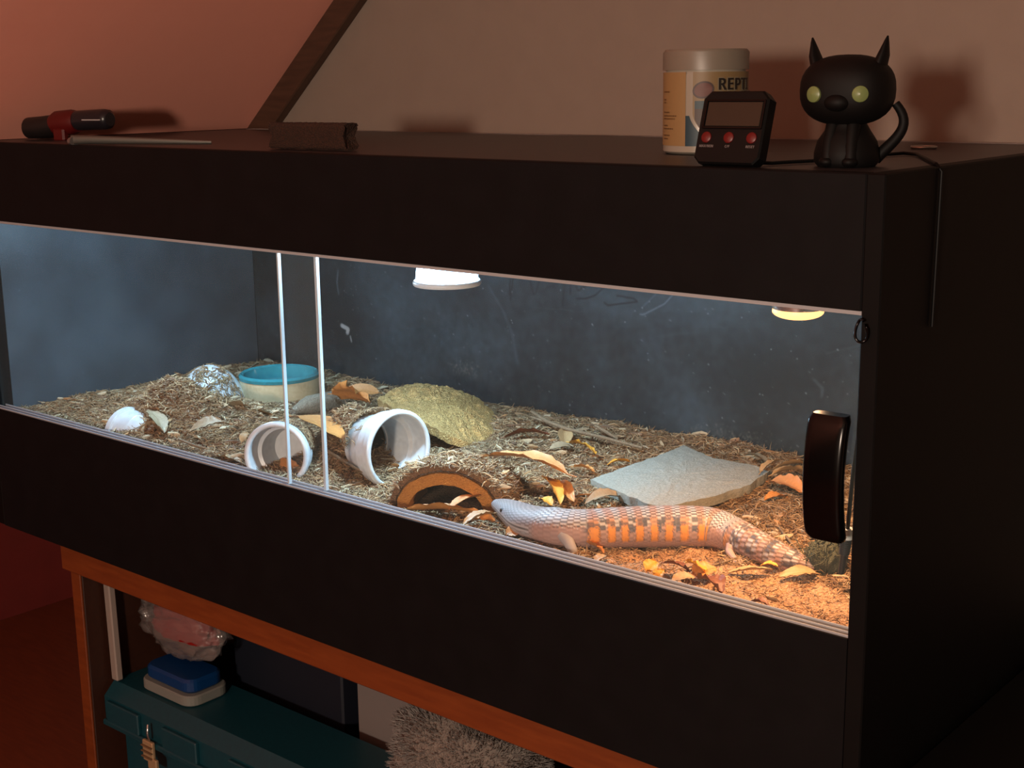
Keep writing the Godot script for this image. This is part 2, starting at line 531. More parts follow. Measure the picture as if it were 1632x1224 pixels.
func back_material() -> StandardMaterial3D:
	# dark melamine with dust, specks and finger marks, laid out over the panel's own 1.42 x 0.6 m
	var W := 1420
	var H := 600
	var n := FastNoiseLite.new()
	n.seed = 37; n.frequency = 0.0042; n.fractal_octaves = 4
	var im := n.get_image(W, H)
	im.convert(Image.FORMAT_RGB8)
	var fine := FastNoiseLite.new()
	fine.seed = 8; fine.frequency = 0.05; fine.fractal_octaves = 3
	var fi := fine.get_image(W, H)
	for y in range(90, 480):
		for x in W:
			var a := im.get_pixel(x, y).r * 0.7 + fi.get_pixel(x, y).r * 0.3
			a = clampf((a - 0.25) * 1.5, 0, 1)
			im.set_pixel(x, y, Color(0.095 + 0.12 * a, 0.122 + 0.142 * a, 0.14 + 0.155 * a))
	var put := func(px, py, r, col, op):
		var cx := int(px); var cy := int(py); var rr := int(ceil(r))
		for dy in range(-rr, rr + 1):
			for dx in range(-rr, rr + 1):
				var d: float = sqrt(dx * dx + dy * dy) / r
				if d <= 1.0 and cx + dx >= 0 and cx + dx < W and cy + dy >= 0 and cy + dy < H:
					im.set_pixel(cx + dx, cy + dy, im.get_pixel(cx + dx, cy + dy).lerp(col, op * (1.0 - d * d)))
	var tex := func(px, py):
		var q := zp(px, py, ZB + 0.016)
		return Vector2((q.x - XL) * 1000.0, (TOP - q.y) * 1000.0)
	var stroke := func(pts, r, col, op):
		for k in range(pts.size() - 1):
			var a: Vector2 = tex.call(pts[k][0], pts[k][1])
			var b: Vector2 = tex.call(pts[k + 1][0], pts[k + 1][1])
			var steps := int(a.distance_to(b) / 0.8) + 1
			for s in steps:
				var q := a.lerp(b, s / float(steps))
				put.call(q.x, q.y, r, col, op)
	var dk := Color(0.075, 0.095, 0.11)
	var lt := Color(0.42, 0.47, 0.5)
	# finger writing in the dust
	for st in [[[803, 445], [802, 470]], [[808, 440], [803, 478]], [[833, 442], [840, 470]], [[849, 444], [842, 468]], [[858, 458], [872, 453], [871, 460]], [[887, 450], [884, 488]], [[896, 452], [896, 468]],
		[[905, 455], [908, 462], [922, 453]], [[905, 474], [918, 475], [935, 469], [948, 456]], [[968, 470], [993, 473], [1000, 479], [954, 485], [948, 480]]]:
		stroke.call(st, 1.8, dk, 0.5)
	stroke.call([[1032, 463], [1008, 487]], 2.0, lt, 0.10)
	stroke.call([[1056, 466], [1042, 482], [1010, 499], [1003, 499]], 2.2, lt, 0.2)
	stroke.call([[833, 488], [880, 492], [900, 494]], 1.5, lt, 0.06)
	stroke.call([[768, 452], [790, 490], [805, 525], [812, 560], [815, 580]], 5.0, lt, 0.035)
	stroke.call([[1000, 540], [1060, 530], [1100, 528]], 3.0, lt, 0.03)
	stroke.call([[1290, 560], [1330, 550], [1368, 540]], 2.0, lt, 0.06)
	stroke.call([[1270, 600], [1285, 615], [1283, 630]], 4.0, lt, 0.06)
	stroke.call([[536, 430], [534, 450], [537, 470]], 3.0, lt, 0.12)
	stroke.call([[541, 518], [552, 524], [550, 531]], 5.0, Color(0.6, 0.6, 0.6), 0.35)
	stroke.call([[555, 535], [557, 545]], 2.6, Color(0.6, 0.6, 0.6), 0.3)
	# scattered flecks
	for k in 520:
		var q := Vector2(rng.randf() * W, 90 + pow(rng.randf(), 0.8) * 380)
		put.call(q.x, q.y, rng.randf_range(0.8, 1.9), Color(0.55, 0.57, 0.58), rng.randf_range(0.15, 0.7))
		if rng.randf() < 0.4: put.call(q.x + 1.5, q.y + 1, 1.2, Color(0.6, 0.6, 0.58), 0.5)
	# dirt thrown up along the ground line
	for k in 900:
		var bx := rng.randf() * W
		put.call(bx, 420 - absf(rng.randfn(0, 22)), rng.randf_range(0.8, 2.4), Color(0.36, 0.33, 0.29), rng.randf_range(0.1, 0.45))
	for c in [[1095, 690], [1150, 692], [1120, 685], [1180, 700], [740, 590], [725, 585]]:
		var m: Vector2 = tex.call(c[0], c[1])
		for k in 90: put.call(m.x + rng.randfn(0, 14), m.y + rng.randfn(0, 7), rng.randf_range(0.8, 2.6), Color(0.42, 0.4, 0.37), rng.randf_range(0.1, 0.4))
	var m := mat(Color.WHITE, 0.45)
	m.albedo_texture = ImageTexture.create_from_image(im)
	return m

# ---------------------------------------------------------------- lamps inside
func build_lamps() -> void:
	var ceil_y := TOP - 0.016
	# two cold white lamps: one hangs over the half log, one sits higher over the left mound
	var at := Vector3.ZERO
	var t: Node3D
	var g: Geo
	for q in [[Vector3(-0.598, 0.895, -0.13), "round glass lamp with white rim and cold light above the half log", 0.24], [Vector3(-1.13, 0.952, -0.13), "round glass lamp with cold light tucked up above the left mound", 0.20]]:
		at = q[0]
		t = thing("glass_lamp", q[1], "lamp", at)
		g = Geo.new()
		var outer := []
		var inner := []
		for k in 11:
			var u := k / 10.0
			outer.append(Vector2(0.0375 - 0.023 * pow(u, 2.2), 0.062 * u))
			inner.append(Vector2(0.0363 - 0.023 * pow(u, 2.2), 0.062 * u))
		inner.reverse()
		g.lathe(outer + inner, 48, Transform3D(Basis.IDENTITY, at))
		part("shade", g, M.lamp_glass, t)
		g = Geo.new()
		var rim := []
		for k in 12: rim.append(Vector2(0.0385 + cos(TAU * k / 12.0) * 0.0026, -0.001 + sin(TAU * k / 12.0) * 0.0034))
		g.lathe(rim, 48, Transform3D(Basis.IDENTITY, at))
		part("rim", g, mat(Color(0.85, 0.87, 0.88), 0.35), t)
		g = Geo.new()
		g.lathe([Vector2(0.0, 0.061), Vector2(0.017, 0.061), Vector2(0.017, ceil_y - at.y), Vector2(0.0, ceil_y - at.y)], 24, Transform3D(Basis.IDENTITY, at), false)
		part("socket", g, M.white_plastic, t)
		g = Geo.new()
		var bp := at + Vector3(0, 0.020, 0)
		g.lathe([Vector2(0, -0.017), Vector2(0.009, -0.014), Vector2(0.014, -0.004), Vector2(0.014, 0.005), Vector2(0.009, 0.02), Vector2(0.008, 0.04), Vector2(0, 0.04)], 24, Transform3D(Basis.IDENTITY, bp), false)
		part("bulb", g, glow(Color(0.78, 0.92, 1.0), 1.6), t)
		lamp(t, bp, Color(0.74, 0.90, 1.0), q[2], 0.013)
	# warm reflector bulb
	at = Vector3(-0.130, 0.905, -0.13)
	t = thing("heat_lamp", "round warm glowing reflector bulb above the grey stone slab", "lamp", at)
	g = Geo.new()
	g.lathe([Vector2(0.0225, 0.0), Vector2(0.0262, 0.005), Vector2(0.0258, 0.018), Vector2(0.016, 0.05), Vector2(0.0125, 0.07), Vector2(0.0, 0.07)], 32, Transform3D(Basis.IDENTITY, at), false)
	part("reflector", g, M.chrome, t)
	g = Geo.new()
	g.lathe([Vector2(0.0, 0.069), Vector2(0.017, 0.069), Vector2(0.019, ceil_y - at.y), Vector2(0.0, ceil_y - at.y)], 24, Transform3D(Basis.IDENTITY, at), false)
	part("socket", g, M.white_plastic, t)
	g = Geo.new()
	var lens := []
	for k in 9: lens.append(Vector2(0.0250 * sin(PI * 0.5 * k / 8.0), -0.008 * cos(PI * 0.5 * k / 8.0)))
	lens.append(Vector2(0.0245, 0.004)); lens.append(Vector2(0.0, 0.004))
	g.lathe(lens, 32, Transform3D(Basis.IDENTITY, at), false)
	part("lens", g, glow(Color(1.0, 0.72, 0.45), 2.2), t)
	lamp(t, at + Vector3(0, -0.012, 0), Color(1.0, 0.76, 0.55), 0.27, 0.024, 80.0)

# ---------------------------------------------------------------- substrate
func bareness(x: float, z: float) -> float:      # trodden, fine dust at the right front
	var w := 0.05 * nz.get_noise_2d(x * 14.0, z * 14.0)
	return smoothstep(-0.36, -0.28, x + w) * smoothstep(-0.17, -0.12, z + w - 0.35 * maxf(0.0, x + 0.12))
func build_ground() -> void:
	log_front = gp(711, 812, GY)
	log_axis = -Vector3(0.43, 0, 0.90).normalized()
	# mounds: over the left end, behind the cave stone, around the pots
	bumps = [[-1.12, -0.16, 0.17, 0.11, 0.034], [-1.30, -0.22, 0.09, 0.10, 0.012], [-1.150, -0.118, 0.085, 0.055, 0.046], [-0.86, -0.25, 0.10, 0.08, 0.016], [-0.74, -0.40, 0.12, 0.07, 0.012], [-0.800, -0.155, 0.060, 0.060, 0.075],
		[-0.60, -0.46, 0.12, 0.06, 0.012], [-0.40, -0.50, 0.2, 0.03, 0.010], [-0.655, -0.30, 0.06, 0.07, 0.014], [-0.97, -0.06, 0.07, 0.04, 0.008]]
	var g := Geo.new()
	var nx := 300
	var nzz := 112
	var z0 := -0.0225
	var z1 := ZB + 0.0165
	var rows := []
	for j in nzz + 1:
		var r := PackedVector3Array()
		var z := lerpf(z0, z1, j / float(nzz))
		for i in nx + 1:
			var x := lerpf(XL + 0.0015, -0.0015, i / float(nx))
			r.append(Vector3(x, ground(x, z, false), z))
		rows.append(r)
	g.grid(rows, false)
	# bedding heaped over the half log
	var sdv := Vector3(log_axis.z, 0, -log_axis.x)
	var heap := []
	for j in 41:
		var al := lerpf(0.0045, 0.169, j / 40.0)
		var r := PackedVector3Array()
		for i in 49:
			var sd2 := lerpf(-1.0, 1.0, i / 48.0)
			sd2 = signf(sd2) * (1.0 - pow(1.0 - absf(sd2), 1.6)) * (LOG_R + 0.026)
			var q := log_front + log_axis * al + sdv * sd2
			q.z = minf(q.z, -0.0225)
			r.append(Vector3(q.x, ground(q.x, q.z), q.z))
		heap.append(r)
	var lip := PackedVector3Array()      # front of the heap, down on the bark
	for q in heap[0]:
		var sd3: float = (q - log_front).dot(sdv)
		var k := 1.0 - pow(absf(sd3) / LOG_R, 2.0)
		lip.append(Vector3(q.x, minf(q.y, GY - 0.003 + LOG_H * sqrt(maxf(k, 0.0)) * 1.01), q.z))
	heap.push_front(lip)
	g.grid(heap, false)
	# front face down behind the track, and a bottom, so that the bed has depth
	var skirt := func(a: PackedVector3Array):
		var b := PackedVector3Array()
		for q in a: b.append(Vector3(q.x, BOT + 0.018, q.z))
		g.grid([b, a], false)
	skirt.call(rows[0])
	var m := textured(Color(0.62, 0.48, 0.36), Color(0.84, 0.69, 0.54), Vector3(9, 9, 9), 0.03, 0.95, 0.5, 21)
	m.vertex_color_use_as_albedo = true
	# turn the top upward
	if g.v[0].x < g.v[1].x:
		var fn := (g.v[g.ix[2]] - g.v[g.ix[0]]).cross(g.v[g.ix[1]] - g.v[g.ix[0]])
		if fn.y < 0:
			for k in range(0, g.ix.size(), 3):
				var q := g.ix[k + 1]; g.ix[k + 1] = g.ix[k + 2]; g.ix[k + 2] = q
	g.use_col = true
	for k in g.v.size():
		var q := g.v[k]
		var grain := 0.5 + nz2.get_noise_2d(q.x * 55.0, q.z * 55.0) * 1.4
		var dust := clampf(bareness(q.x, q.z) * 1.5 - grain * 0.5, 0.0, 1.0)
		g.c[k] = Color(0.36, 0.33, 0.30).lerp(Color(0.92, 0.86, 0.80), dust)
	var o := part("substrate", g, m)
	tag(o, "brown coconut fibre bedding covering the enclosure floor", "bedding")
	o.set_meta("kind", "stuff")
	# loose fibres
	var tub := gp(336, 633, GY + 0.010)
	dirt = [[tub + Vector3(0, -0.03, 0), Vector3(0.0585, 0.0825, 0.0585), 1500, 3.0, Vector3(0.5, 0.5, 0.7).normalized(), Vector3.DOWN],
		[gp(636, 718, GY + 0.040) + Vector3(-0.045, 0, -0.004), Vector3(0.034, 0.047, 0.047), 1500, 7.0, Vector3(-0.5, 0.85, 0).normalized(), Vector3(1, 0, 0)],
		[gp(440, 726, GY + 0.028) + Vector3(-0.012, 0, -0.03), Vector3(0.036, 0.040, 0.036), 1500, 11.0, Vector3(0.6, 0.8, -0.2).normalized(), Vector3(0.5, 0, 0.86)]]
	var strand := Geo.new()
	strand.tube([Vector3(-0.5, -0.03, 0.10), Vector3(-0.22, 0.02, -0.05), Vector3(0.1, 0.04, -0.10), Vector3(0.34, 0.02, 0.0), Vector3(0.5, -0.04, 0.16)], [0.014, 0.04, 0.045, 0.034, 0.01], 4, 0.45)
	var chip := Geo.new()
	chip.tube([Vector3(-0.5, 0, 0), Vector3(-0.3, 0.03, 0.02), Vector3(0.2, 0.05, 0.0), Vector3(0.5, 0, -0.03)], [0.05, 0.13, 0.15, 0.04], 5, 0.22)
	scatter("loose_fibres", "fine loose fibres strewn over the brown bedding", strand, 95000, 0.007, 0.026, [Color(0.34, 0.225, 0.115), Color(0.25, 0.15, 0.07), Color(0.41, 0.285, 0.155), Color(0.15, 0.082, 0.042), Color(0.29, 0.17, 0.08)], 1)
	var crumb := Geo.new()
	crumb.tube([Vector3(-0.45, 0, 0.05), Vector3(-0.2, 0.08, 0.0), Vector3(0.25, 0.05, -0.05), Vector3(0.5, 0, 0.02)], [0.12, 0.33, 0.3, 0.08], 5, 0.6)
	scatter("bedding_crumbs", "tiny dark and tan crumbs lying among the fibres", crumb, 26000, 0.0025, 0.0065, [Color(0.30, 0.20, 0.115), Color(0.20, 0.12, 0.065), Color(0.40, 0.29, 0.18), Color(0.12, 0.07, 0.04)], 3)
	scatter("wood_shavings", "pale wood shavings and bark flakes mixed into the bedding", chip, 3000, 0.012, 0.032, [Color(0.40, 0.30, 0.18), Color(0.33, 0.22, 0.12), Color(0.48, 0.38, 0.25), Color(0.20, 0.11, 0.06), Color(0.38, 0.21, 0.09)], 2)

func scatter(called: String, label: String, g: Geo, count: int, l0: float, l1: float, cols: Array, mode: int) -> void:
	var mm := MultiMesh.new()
	mm.transform_format = MultiMesh.TRANSFORM_3D; mm.use_colors = true
	mm.mesh = g.mesh()
	var tr := []
	var cc := []
	var tries := 0
	while tr.size() < count and tries < count * 3:
		tries += 1
		var x := lerpf(XL + 0.012, -0.012, rng.randf())
		var z := lerpf(-0.03, ZB + 0.03, pow(rng.randf(), 1.15))
		# the corner in front of the heat lamp is trodden to fine dust
		var bare := bareness(x, z)
		if rng.randf() < bare * (0.86 if mode == 1 else (0.5 if mode == 3 else 0.93)): continue
		if mode == 2 and rng.randf() < smoothstep(-0.8, -0.4, x) * 0.45: continue
		var y := ground(x, z)
		var l := lerpf(l0, l1, pow(rng.randf(), 1.8))
		if bare > 0.5: l *= 0.6
		var b := Basis(Vector3.UP, rng.randf() * TAU) * Basis(Vector3.BACK, rng.randfn(0.03, 0.20)) * Basis(Vector3.RIGHT, rng.randf() * TAU)
		var w := l * rng.randf_range(0.6, 1.2)
		if mode == 1: w = clampf(w, 0.010, 0.026)
		b = b.scaled_local(Vector3(l, w, w))
		tr.append(Transform3D(b, Vector3(x, y + rng.randf_range(0.0, 0.0035), z)))
		var k: Color = cols[rng.randi() % cols.size()]
		cc.append(k * rng.randf_range(0.75, 1.2))
	if mode == 1:
		for e in dirt:        # dirt clinging to a rounded top: middle, radii, how much, seed
			for k in int(e[2]):
				var n := Vector3(rng.randfn(), absf(rng.randfn()) + 0.15, rng.randfn()).normalized()
				if nz.get_noise_3d(n.x * 1.0 + e[3], n.y * 1.0, n.z * 1.0) + 0.35 * n.dot(e[4]) < 0.14 or n.dot(e[4]) < 0.15 or n.dot(e[5]) > 0.35: continue
				var b := Basis(Quaternion(Vector3.UP, n)) * Basis(Vector3.UP, rng.randf() * TAU) * Basis(Vector3.BACK, rng.randfn(0.0, 0.2))
				var l := rng.randf_range(0.008, 0.018)
				var w := rng.randf_range(0.012, 0.022)
				tr.append(Transform3D(b.scaled_local(Vector3(l, w, w)), e[0] + Vector3(n.x * e[1].x, n.y * e[1].y, n.z * e[1].z)))
				var kc: Color = cols[rng.randi() % cols.size()]
				cc.append(kc * rng.randf_range(0.75, 1.1))
	mm.instance_count = tr.size()
	for i in tr.size():
		mm.set_instance_transform(i, tr[i]); mm.set_instance_color(i, Color(cc[i].r, cc[i].g, cc[i].b, 1))
	var o := MultiMeshInstance3D.new()
	o.multimesh = mm; o.name = called; o.material_override = tinted(0.85)
	add_child(o)
	tag(o, label, "bedding"); o.set_meta("kind", "stuff")

# ---------------------------------------------------------------- pots, bowl, stones, log
func facing(at: Vector3, n: Vector3) -> Transform3D:     # y of the lathe runs along n
	n = n.normalized()
	var s := n.cross(Vector3.UP).normalized()
	var f := s.cross(n).normalized()
	return Transform3D(Basis(s, n, -f), at)

func slab(g: Geo, pts: Array, bulge: float, thick: float, rough: float, jag: float, nf: float) -> void:
	# a broken plate: outline points in space, domed top with relief, its own underside and edge
	var mid := Vector3.ZERO
	for q in pts: mid += q
	mid /= pts.size()
	var outline := []
	var n := pts.size()
	for k in n:
		for s in 14:
			var u := s / 14.0
			var q: Vector3 = pts[k].lerp(pts[(k + 1) % n], u)
			var w := jag * sin(PI * u)
			q += Vector3(nz2.get_noise_3d(q.x * 60, q.y * 60, q.z * 60), 0, nz2.get_noise_3d(q.z * 60, 5, q.x * 60)) * w
			outline.append(q)
	var from := g.ix.size()
	var top := []
	var bot := []
	var rings := 34
	for r in range(0, rings + 1):
		var u := r / float(rings)
		var a := PackedVector3Array(); var b := PackedVector3Array()
		for q in outline:
			var w: Vector3 = mid.lerp(q, u)
			var dome := bulge * (1.0 - u * u)
			var rel := rough * (nz2.get_noise_3d(w.x * nf, w.y * nf, w.z * nf) + 0.6 * nz2.get_noise_3d(w.x * nf * 2.7, 3.0, w.z * nf * 2.7) - 0.8 * absf(nz2.get_noise_3d(w.x * nf * 1.6, 9.0, w.z * nf * 4.0)))
			a.append(w + Vector3(0, dome + rel * (1.0 - pow(u, 8.0) * 0.5), 0))
			b.append(w + Vector3(0, dome - thick, 0) if u < 1.0 else w + Vector3(0, -thick, 0) + (mid - w) * 0.015)
		top.append(a); bot.append(b)
	g.grid(top, true)
	g.grid([top[rings], bot[rings]], true)
	bot.reverse()
	g.grid(bot, true)
	g.fix(from)

func build_hides() -> void:
	# white pots lying on their sides: [middle of the mouth, way the mouth faces, mouth radius, length]
	var wp = M.white_plastic
	var pot := func(called, label, at, n, r, l, hole):
		var t := thing(called, label, "pot", Vector3(at.x, GY, at.z), "white plastic pots in the bedding")
		var xf := facing(at, n)
		var g := Geo.new()
		var rb: float = r * 0.74
		g.lathe([Vector2(r, 0), Vector2(r + 0.003, -0.002), Vector2(r + 0.003, -0.009), Vector2(r, -0.011), Vector2(r * 0.97, -l * 0.42), Vector2(r * 0.92, -l * 0.44), Vector2(rb, -l), Vector2(hole, -l), Vector2(hole, -l + 0.003), Vector2(rb - 0.004, -l + 0.003),
			Vector2(r * 0.90 - 0.006, -l * 0.46), Vector2(r * 0.90 - 0.006, -l * 0.42), Vector2(r - 0.005, -l * 0.40), Vector2(r - 0.003, 0)], 56, xf)
		part("body", g, wp, t)
		g = Geo.new()
		var ring := []
		for k in 10: ring.append(Vector2(r - 0.0005 + cos(TAU * k / 10.0) * 0.0036, -0.001 + sin(TAU * k / 10.0) * 0.003))
		g.lathe(ring, 56, xf)
		part("rim", g, wp, t)
		if hole > 0.0:
			g = Geo.new()
			g.lathe([Vector2(hole + 0.002, -l - 0.0005), Vector2(hole + 0.002, -l - 0.003), Vector2(0, -l - 0.003), Vector2(0, -l - 0.0005)], 40, xf)
			part("hole_shade", g, mat(Color(0.06, 0.05, 0.045), 0.95, 0.0, 0.1), t)  # near-black disc, stands in for the shade deep inside the hole
	var c := gp(636, 718, GY + 0.040)
	pot.call("white_pot", "white plastic pot on its side with stepped inside, mouth facing half log", c, Vector3(0.99, 0.04, 0.10), 0.049, 0.066, 0.03)
	c = gp(440, 726, GY + 0.028)
	pot.call("white_pot", "white plastic pot lying against the glass with a brown leaf inside", c, Vector3(0.50, 0.10, 0.86), 0.0405, 0.07, 0.0)
	# upturned white tub with bedding on top
	c = gp(336, 633, GY + 0.010)
	var t := thing("white_tub", "round upturned white plastic tub half buried beside the teal bowl", "pot", Vector3(c.x, GY - 0.02, c.z), "white plastic pots in the bedding")
	var g := Geo.new()
	var pr := []
	var pin := []
	for k in 13:
		var u := k / 12.0
		pr.append(Vector2(0.058 * cos(u * PI * 0.5), -0.03 + 0.082 * sin(u * PI * 0.5)))
		pin.append(Vector2(0.055 * cos(u * PI * 0.5), -0.03 + 0.079 * sin(u * PI * 0.5)))
	pin.reverse()
	g.lathe(pr + pin, 48, Transform3D(Basis.IDENTITY, c))
	part("body", g, wp, t)
	var tub_c := c
	# bedding heaped on the tub
	var clump := func(parent, centre: Vector3, r: float, h: float, sd: int):
		var q := Geo.new()
		var rows := []
		for i in 9:
			var u := i / 8.0
			var ring := PackedVector3Array()
			for j in 28:
				var a := TAU * j / 28.0
				var rr := r * (1.0 + 0.35 * nz.get_noise_2d(cos(a) * 1.7 + sd, sin(a) * 1.7)) * u
				ring.append(centre + Vector3(cos(a) * rr, h * (1.0 - u * u) + 0.0025 * nz2.get_noise_2d(a * 9.0, u * 9.0 + sd), sin(a) * rr))
			rows.append(ring)
		q.grid(rows, true); q.fix(0)
		return q
	# another pot lying at the glass on the far left, nearly buried
	c = gp(166, 688, GY + 0.004)
	pot.call("white_pot", "white plastic pot at the glass almost buried under the left mound", Vector3(c.x, GY - 0.006, minf(c.z, -0.068)), Vector3(-1, 0.03, 0.06), 0.037, 0.085, 0.0)
	# teal bowl
	c = gp(421, 634, GY + 0.004) + Vector3(0.004, 0.0, -0.03)
	t = thing("water_bowl", "round ceramic bowl, teal glaze inside and cream outside", "bowl", Vector3(c.x, GY - 0.004, c.z))
	g = Geo.new()
	var xf := Transform3D(Basis.IDENTITY, c)
	var R := 0.064
	g.lathe([Vector2(0, -0.012), Vector2(R * 0.93, -0.012), Vector2(R * 0.985, 0.0), Vector2(R, 0.034), Vector2(R - 0.003, 0.0365), Vector2(0, 0.03 - 0.0)].slice(0, 5), 56, xf, false)
	part("outside", g, textured(Color(0.72, 0.66, 0.52), Color(0.82, 0.77, 0.64), Vector3(12, 12, 12), 0.02, 0.3, 0.0, 33), t)
	g = Geo.new()
	g.lathe([Vector2(R + 0.0006, 0.030), Vector2(R + 0.0008, 0.035), Vector2(R - 0.003, 0.0385), Vector2(R - 0.007, 0.036), Vector2(R - 0.010, 0.01), Vector2(R - 0.02, 0.003), Vector2(0, 0.002)], 56, xf, false)
	part("glaze", g, textured(Color(0.14, 0.42, 0.46), Color(0.20, 0.50, 0.53), Vector3(12, 12, 12), 0.02, 0.12, 0.0, 34), t)
	g = Geo.new()
	g.lathe([Vector2(0, 0.0), Vector2(R - 0.0105, 0.0), Vector2(R - 0.0095, 0.017), Vector2(0, 0.017)], 40, xf, false)
	var water := mat(Color(0.6, 0.9, 0.92, 0.12), 0.02)
	water.transparency = BaseMaterial3D.TRANSPARENCY_ALPHA
	part("water", g, water, t)
	# cave stone: a wide curved plate resting on the bedding, lifted towards the pots
	g = Geo.new()
	slab(g, [gp(601, 636, GY + 0.056), gp(650, 661, GY + 0.050), gp(700, 686, GY + 0.036), gp(742, 704, GY + 0.016), gp(770, 709, GY + 0.004), gp(796, 700, GY + 0.003), gp(797, 668, GY + 0.010), gp(764, 634, GY + 0.032), gp(716, 617, GY + 0.046), gp(664, 609, GY + 0.056), gp(622, 621, GY + 0.060)], 0.016, 0.012, 0.0055, 0.006, 55.0)
	var stone := textured(Color(0.68, 0.52, 0.29), Color(0.97, 0.81, 0.53), Vector3(14, 14, 14), 0.04, 0.85, 0.6, 41)
	solo("cave_stone", g, stone, "large rough yellowish stone plate arched over a dark hollow", "stone")
	# flat slate
	g = Geo.new()
	slab(g, [gp(941, 764, GY + 0.012), gp(985, 783, GY + 0.018), gp(1032, 803, GY + 0.02), gp(1062, 807, GY + 0.018), gp(1140, 790, GY + 0.016), gp(1196, 772, GY + 0.016), gp(1224, 752, GY + 0.016), gp(1206, 742, GY + 0.018), gp(1136, 730, GY + 0.018), gp(1090, 709, GY + 0.016), gp(1060, 722, GY + 0.015), gp(985, 748, GY + 0.013)], 0.003, 0.012, 0.0009, 0.004, 40.0)
	var slate := textured(Color(0.50, 0.50, 0.46), Color(0.66, 0.65, 0.60), Vector3(10, 10, 10), 0.04, 0.9, 0.06, 43)
	solo("slate_slab", g, slate, "flat angular grey stone slab tilted on the bedding behind the lizard", "stone")
	# grey roll of bark beside the pale leaf
	g = Geo.new()
	var ra := gp(466, 656, GY + 0.016)
	var rb := gp(541, 633, GY + 0.018)
	var path := []
	var rad := []
	for k in 9:
		var u := k / 8.0
		path.append(ra.lerp(rb, u) + Vector3(0, 0.002 * sin(u * 5.0), 0)); rad.append(0.006 + 0.011 * smoothstep(0.0, 0.4, u))
	g.tube(path, rad, 18, 0.85)
	solo("bark_roll", g, textured(Color(0.42, 0.38, 0.32), Color(0.60, 0.56, 0.49), Vector3(14, 14, 14), 0.03, 0.9, 0.3, 45), "grey rounded roll of bark between the teal bowl and an orange leaf", "bark")
	# half log
	var lt := thing("half_log", "orange brown half log arch dug into a mound before the lizard", "log", log_front)
	var sd := Vector3(-log_axis.z, 0, log_axis.x)
	if sd.x < 0: sd = -sd
	g = Geo.new()
	var ring_o := []
	var ring_i := []
	var seg := 30
	for k in seg + 1:
		var a := PI * (k / float(seg))
		var wob := 1.0 + 0.03 * nz2.get_noise_2d(a * 4.0, 3.0)
		ring_o.append(sd * (-cos(a) * LOG_R * wob) + Vector3(0, sin(a) * LOG_H * wob - 0.003, 0))
		ring_i.append(sd * (-cos(a) * (LOG_R - 0.0150) * wob) + Vector3(0, sin(a) * (LOG_H - 0.0140) * wob - 0.003, 0))
	var loop := ring_o.duplicate()
	var ri := ring_i.duplicate(); ri.reverse()
	loop += ri
	var rows := []
	for s in 8:
		var r := PackedVector3Array()
		for q in loop: r.append(log_front + q + log_axis * (0.010 * s) + Vector3(0, 0.0008 * nz2.get_noise_2d(s * 3.0, q.x * 300.0), 0))
		rows.append(r)
	var from := g.ix.size()
	g.grid(rows, true)
	for e in [0, 7]:
		var off: Vector3 = log_axis * (0.010 * e)
		var A := PackedVector3Array(); var B := PackedVector3Array()
		for k in seg + 1:
			A.append(log_front + ring_o[k] + off); B.append(log_front + ring_i[k] + off)
		if e == 0: g.grid([A, B], false)
		else: g.grid([B, A], false)
	g.fix(from)
	part("shell", g, textured(Color(0.66, 0.43, 0.18), Color(0.86, 0.61, 0.31), Vector3(16, 40, 16), 0.03, 0.85, 0.3, 47), lt)
	g = Geo.new()       # dark bark skin outside
	rows = []
	for s in 8:
		var r := PackedVector3Array()
		for q in ring_o: r.append(log_front + q * 1.03 + Vector3(0, 0.001, 0) + log_axis * (0.010 * s + 0.001))
		rows.append(r)
	g.grid(rows, false)
	part("bark_skin", g, textured(Color(0.24, 0.15, 0.09), Color(0.40, 0.26, 0.15), Vector3(20, 20, 20), 0.04, 0.95, 0.5, 48), lt)

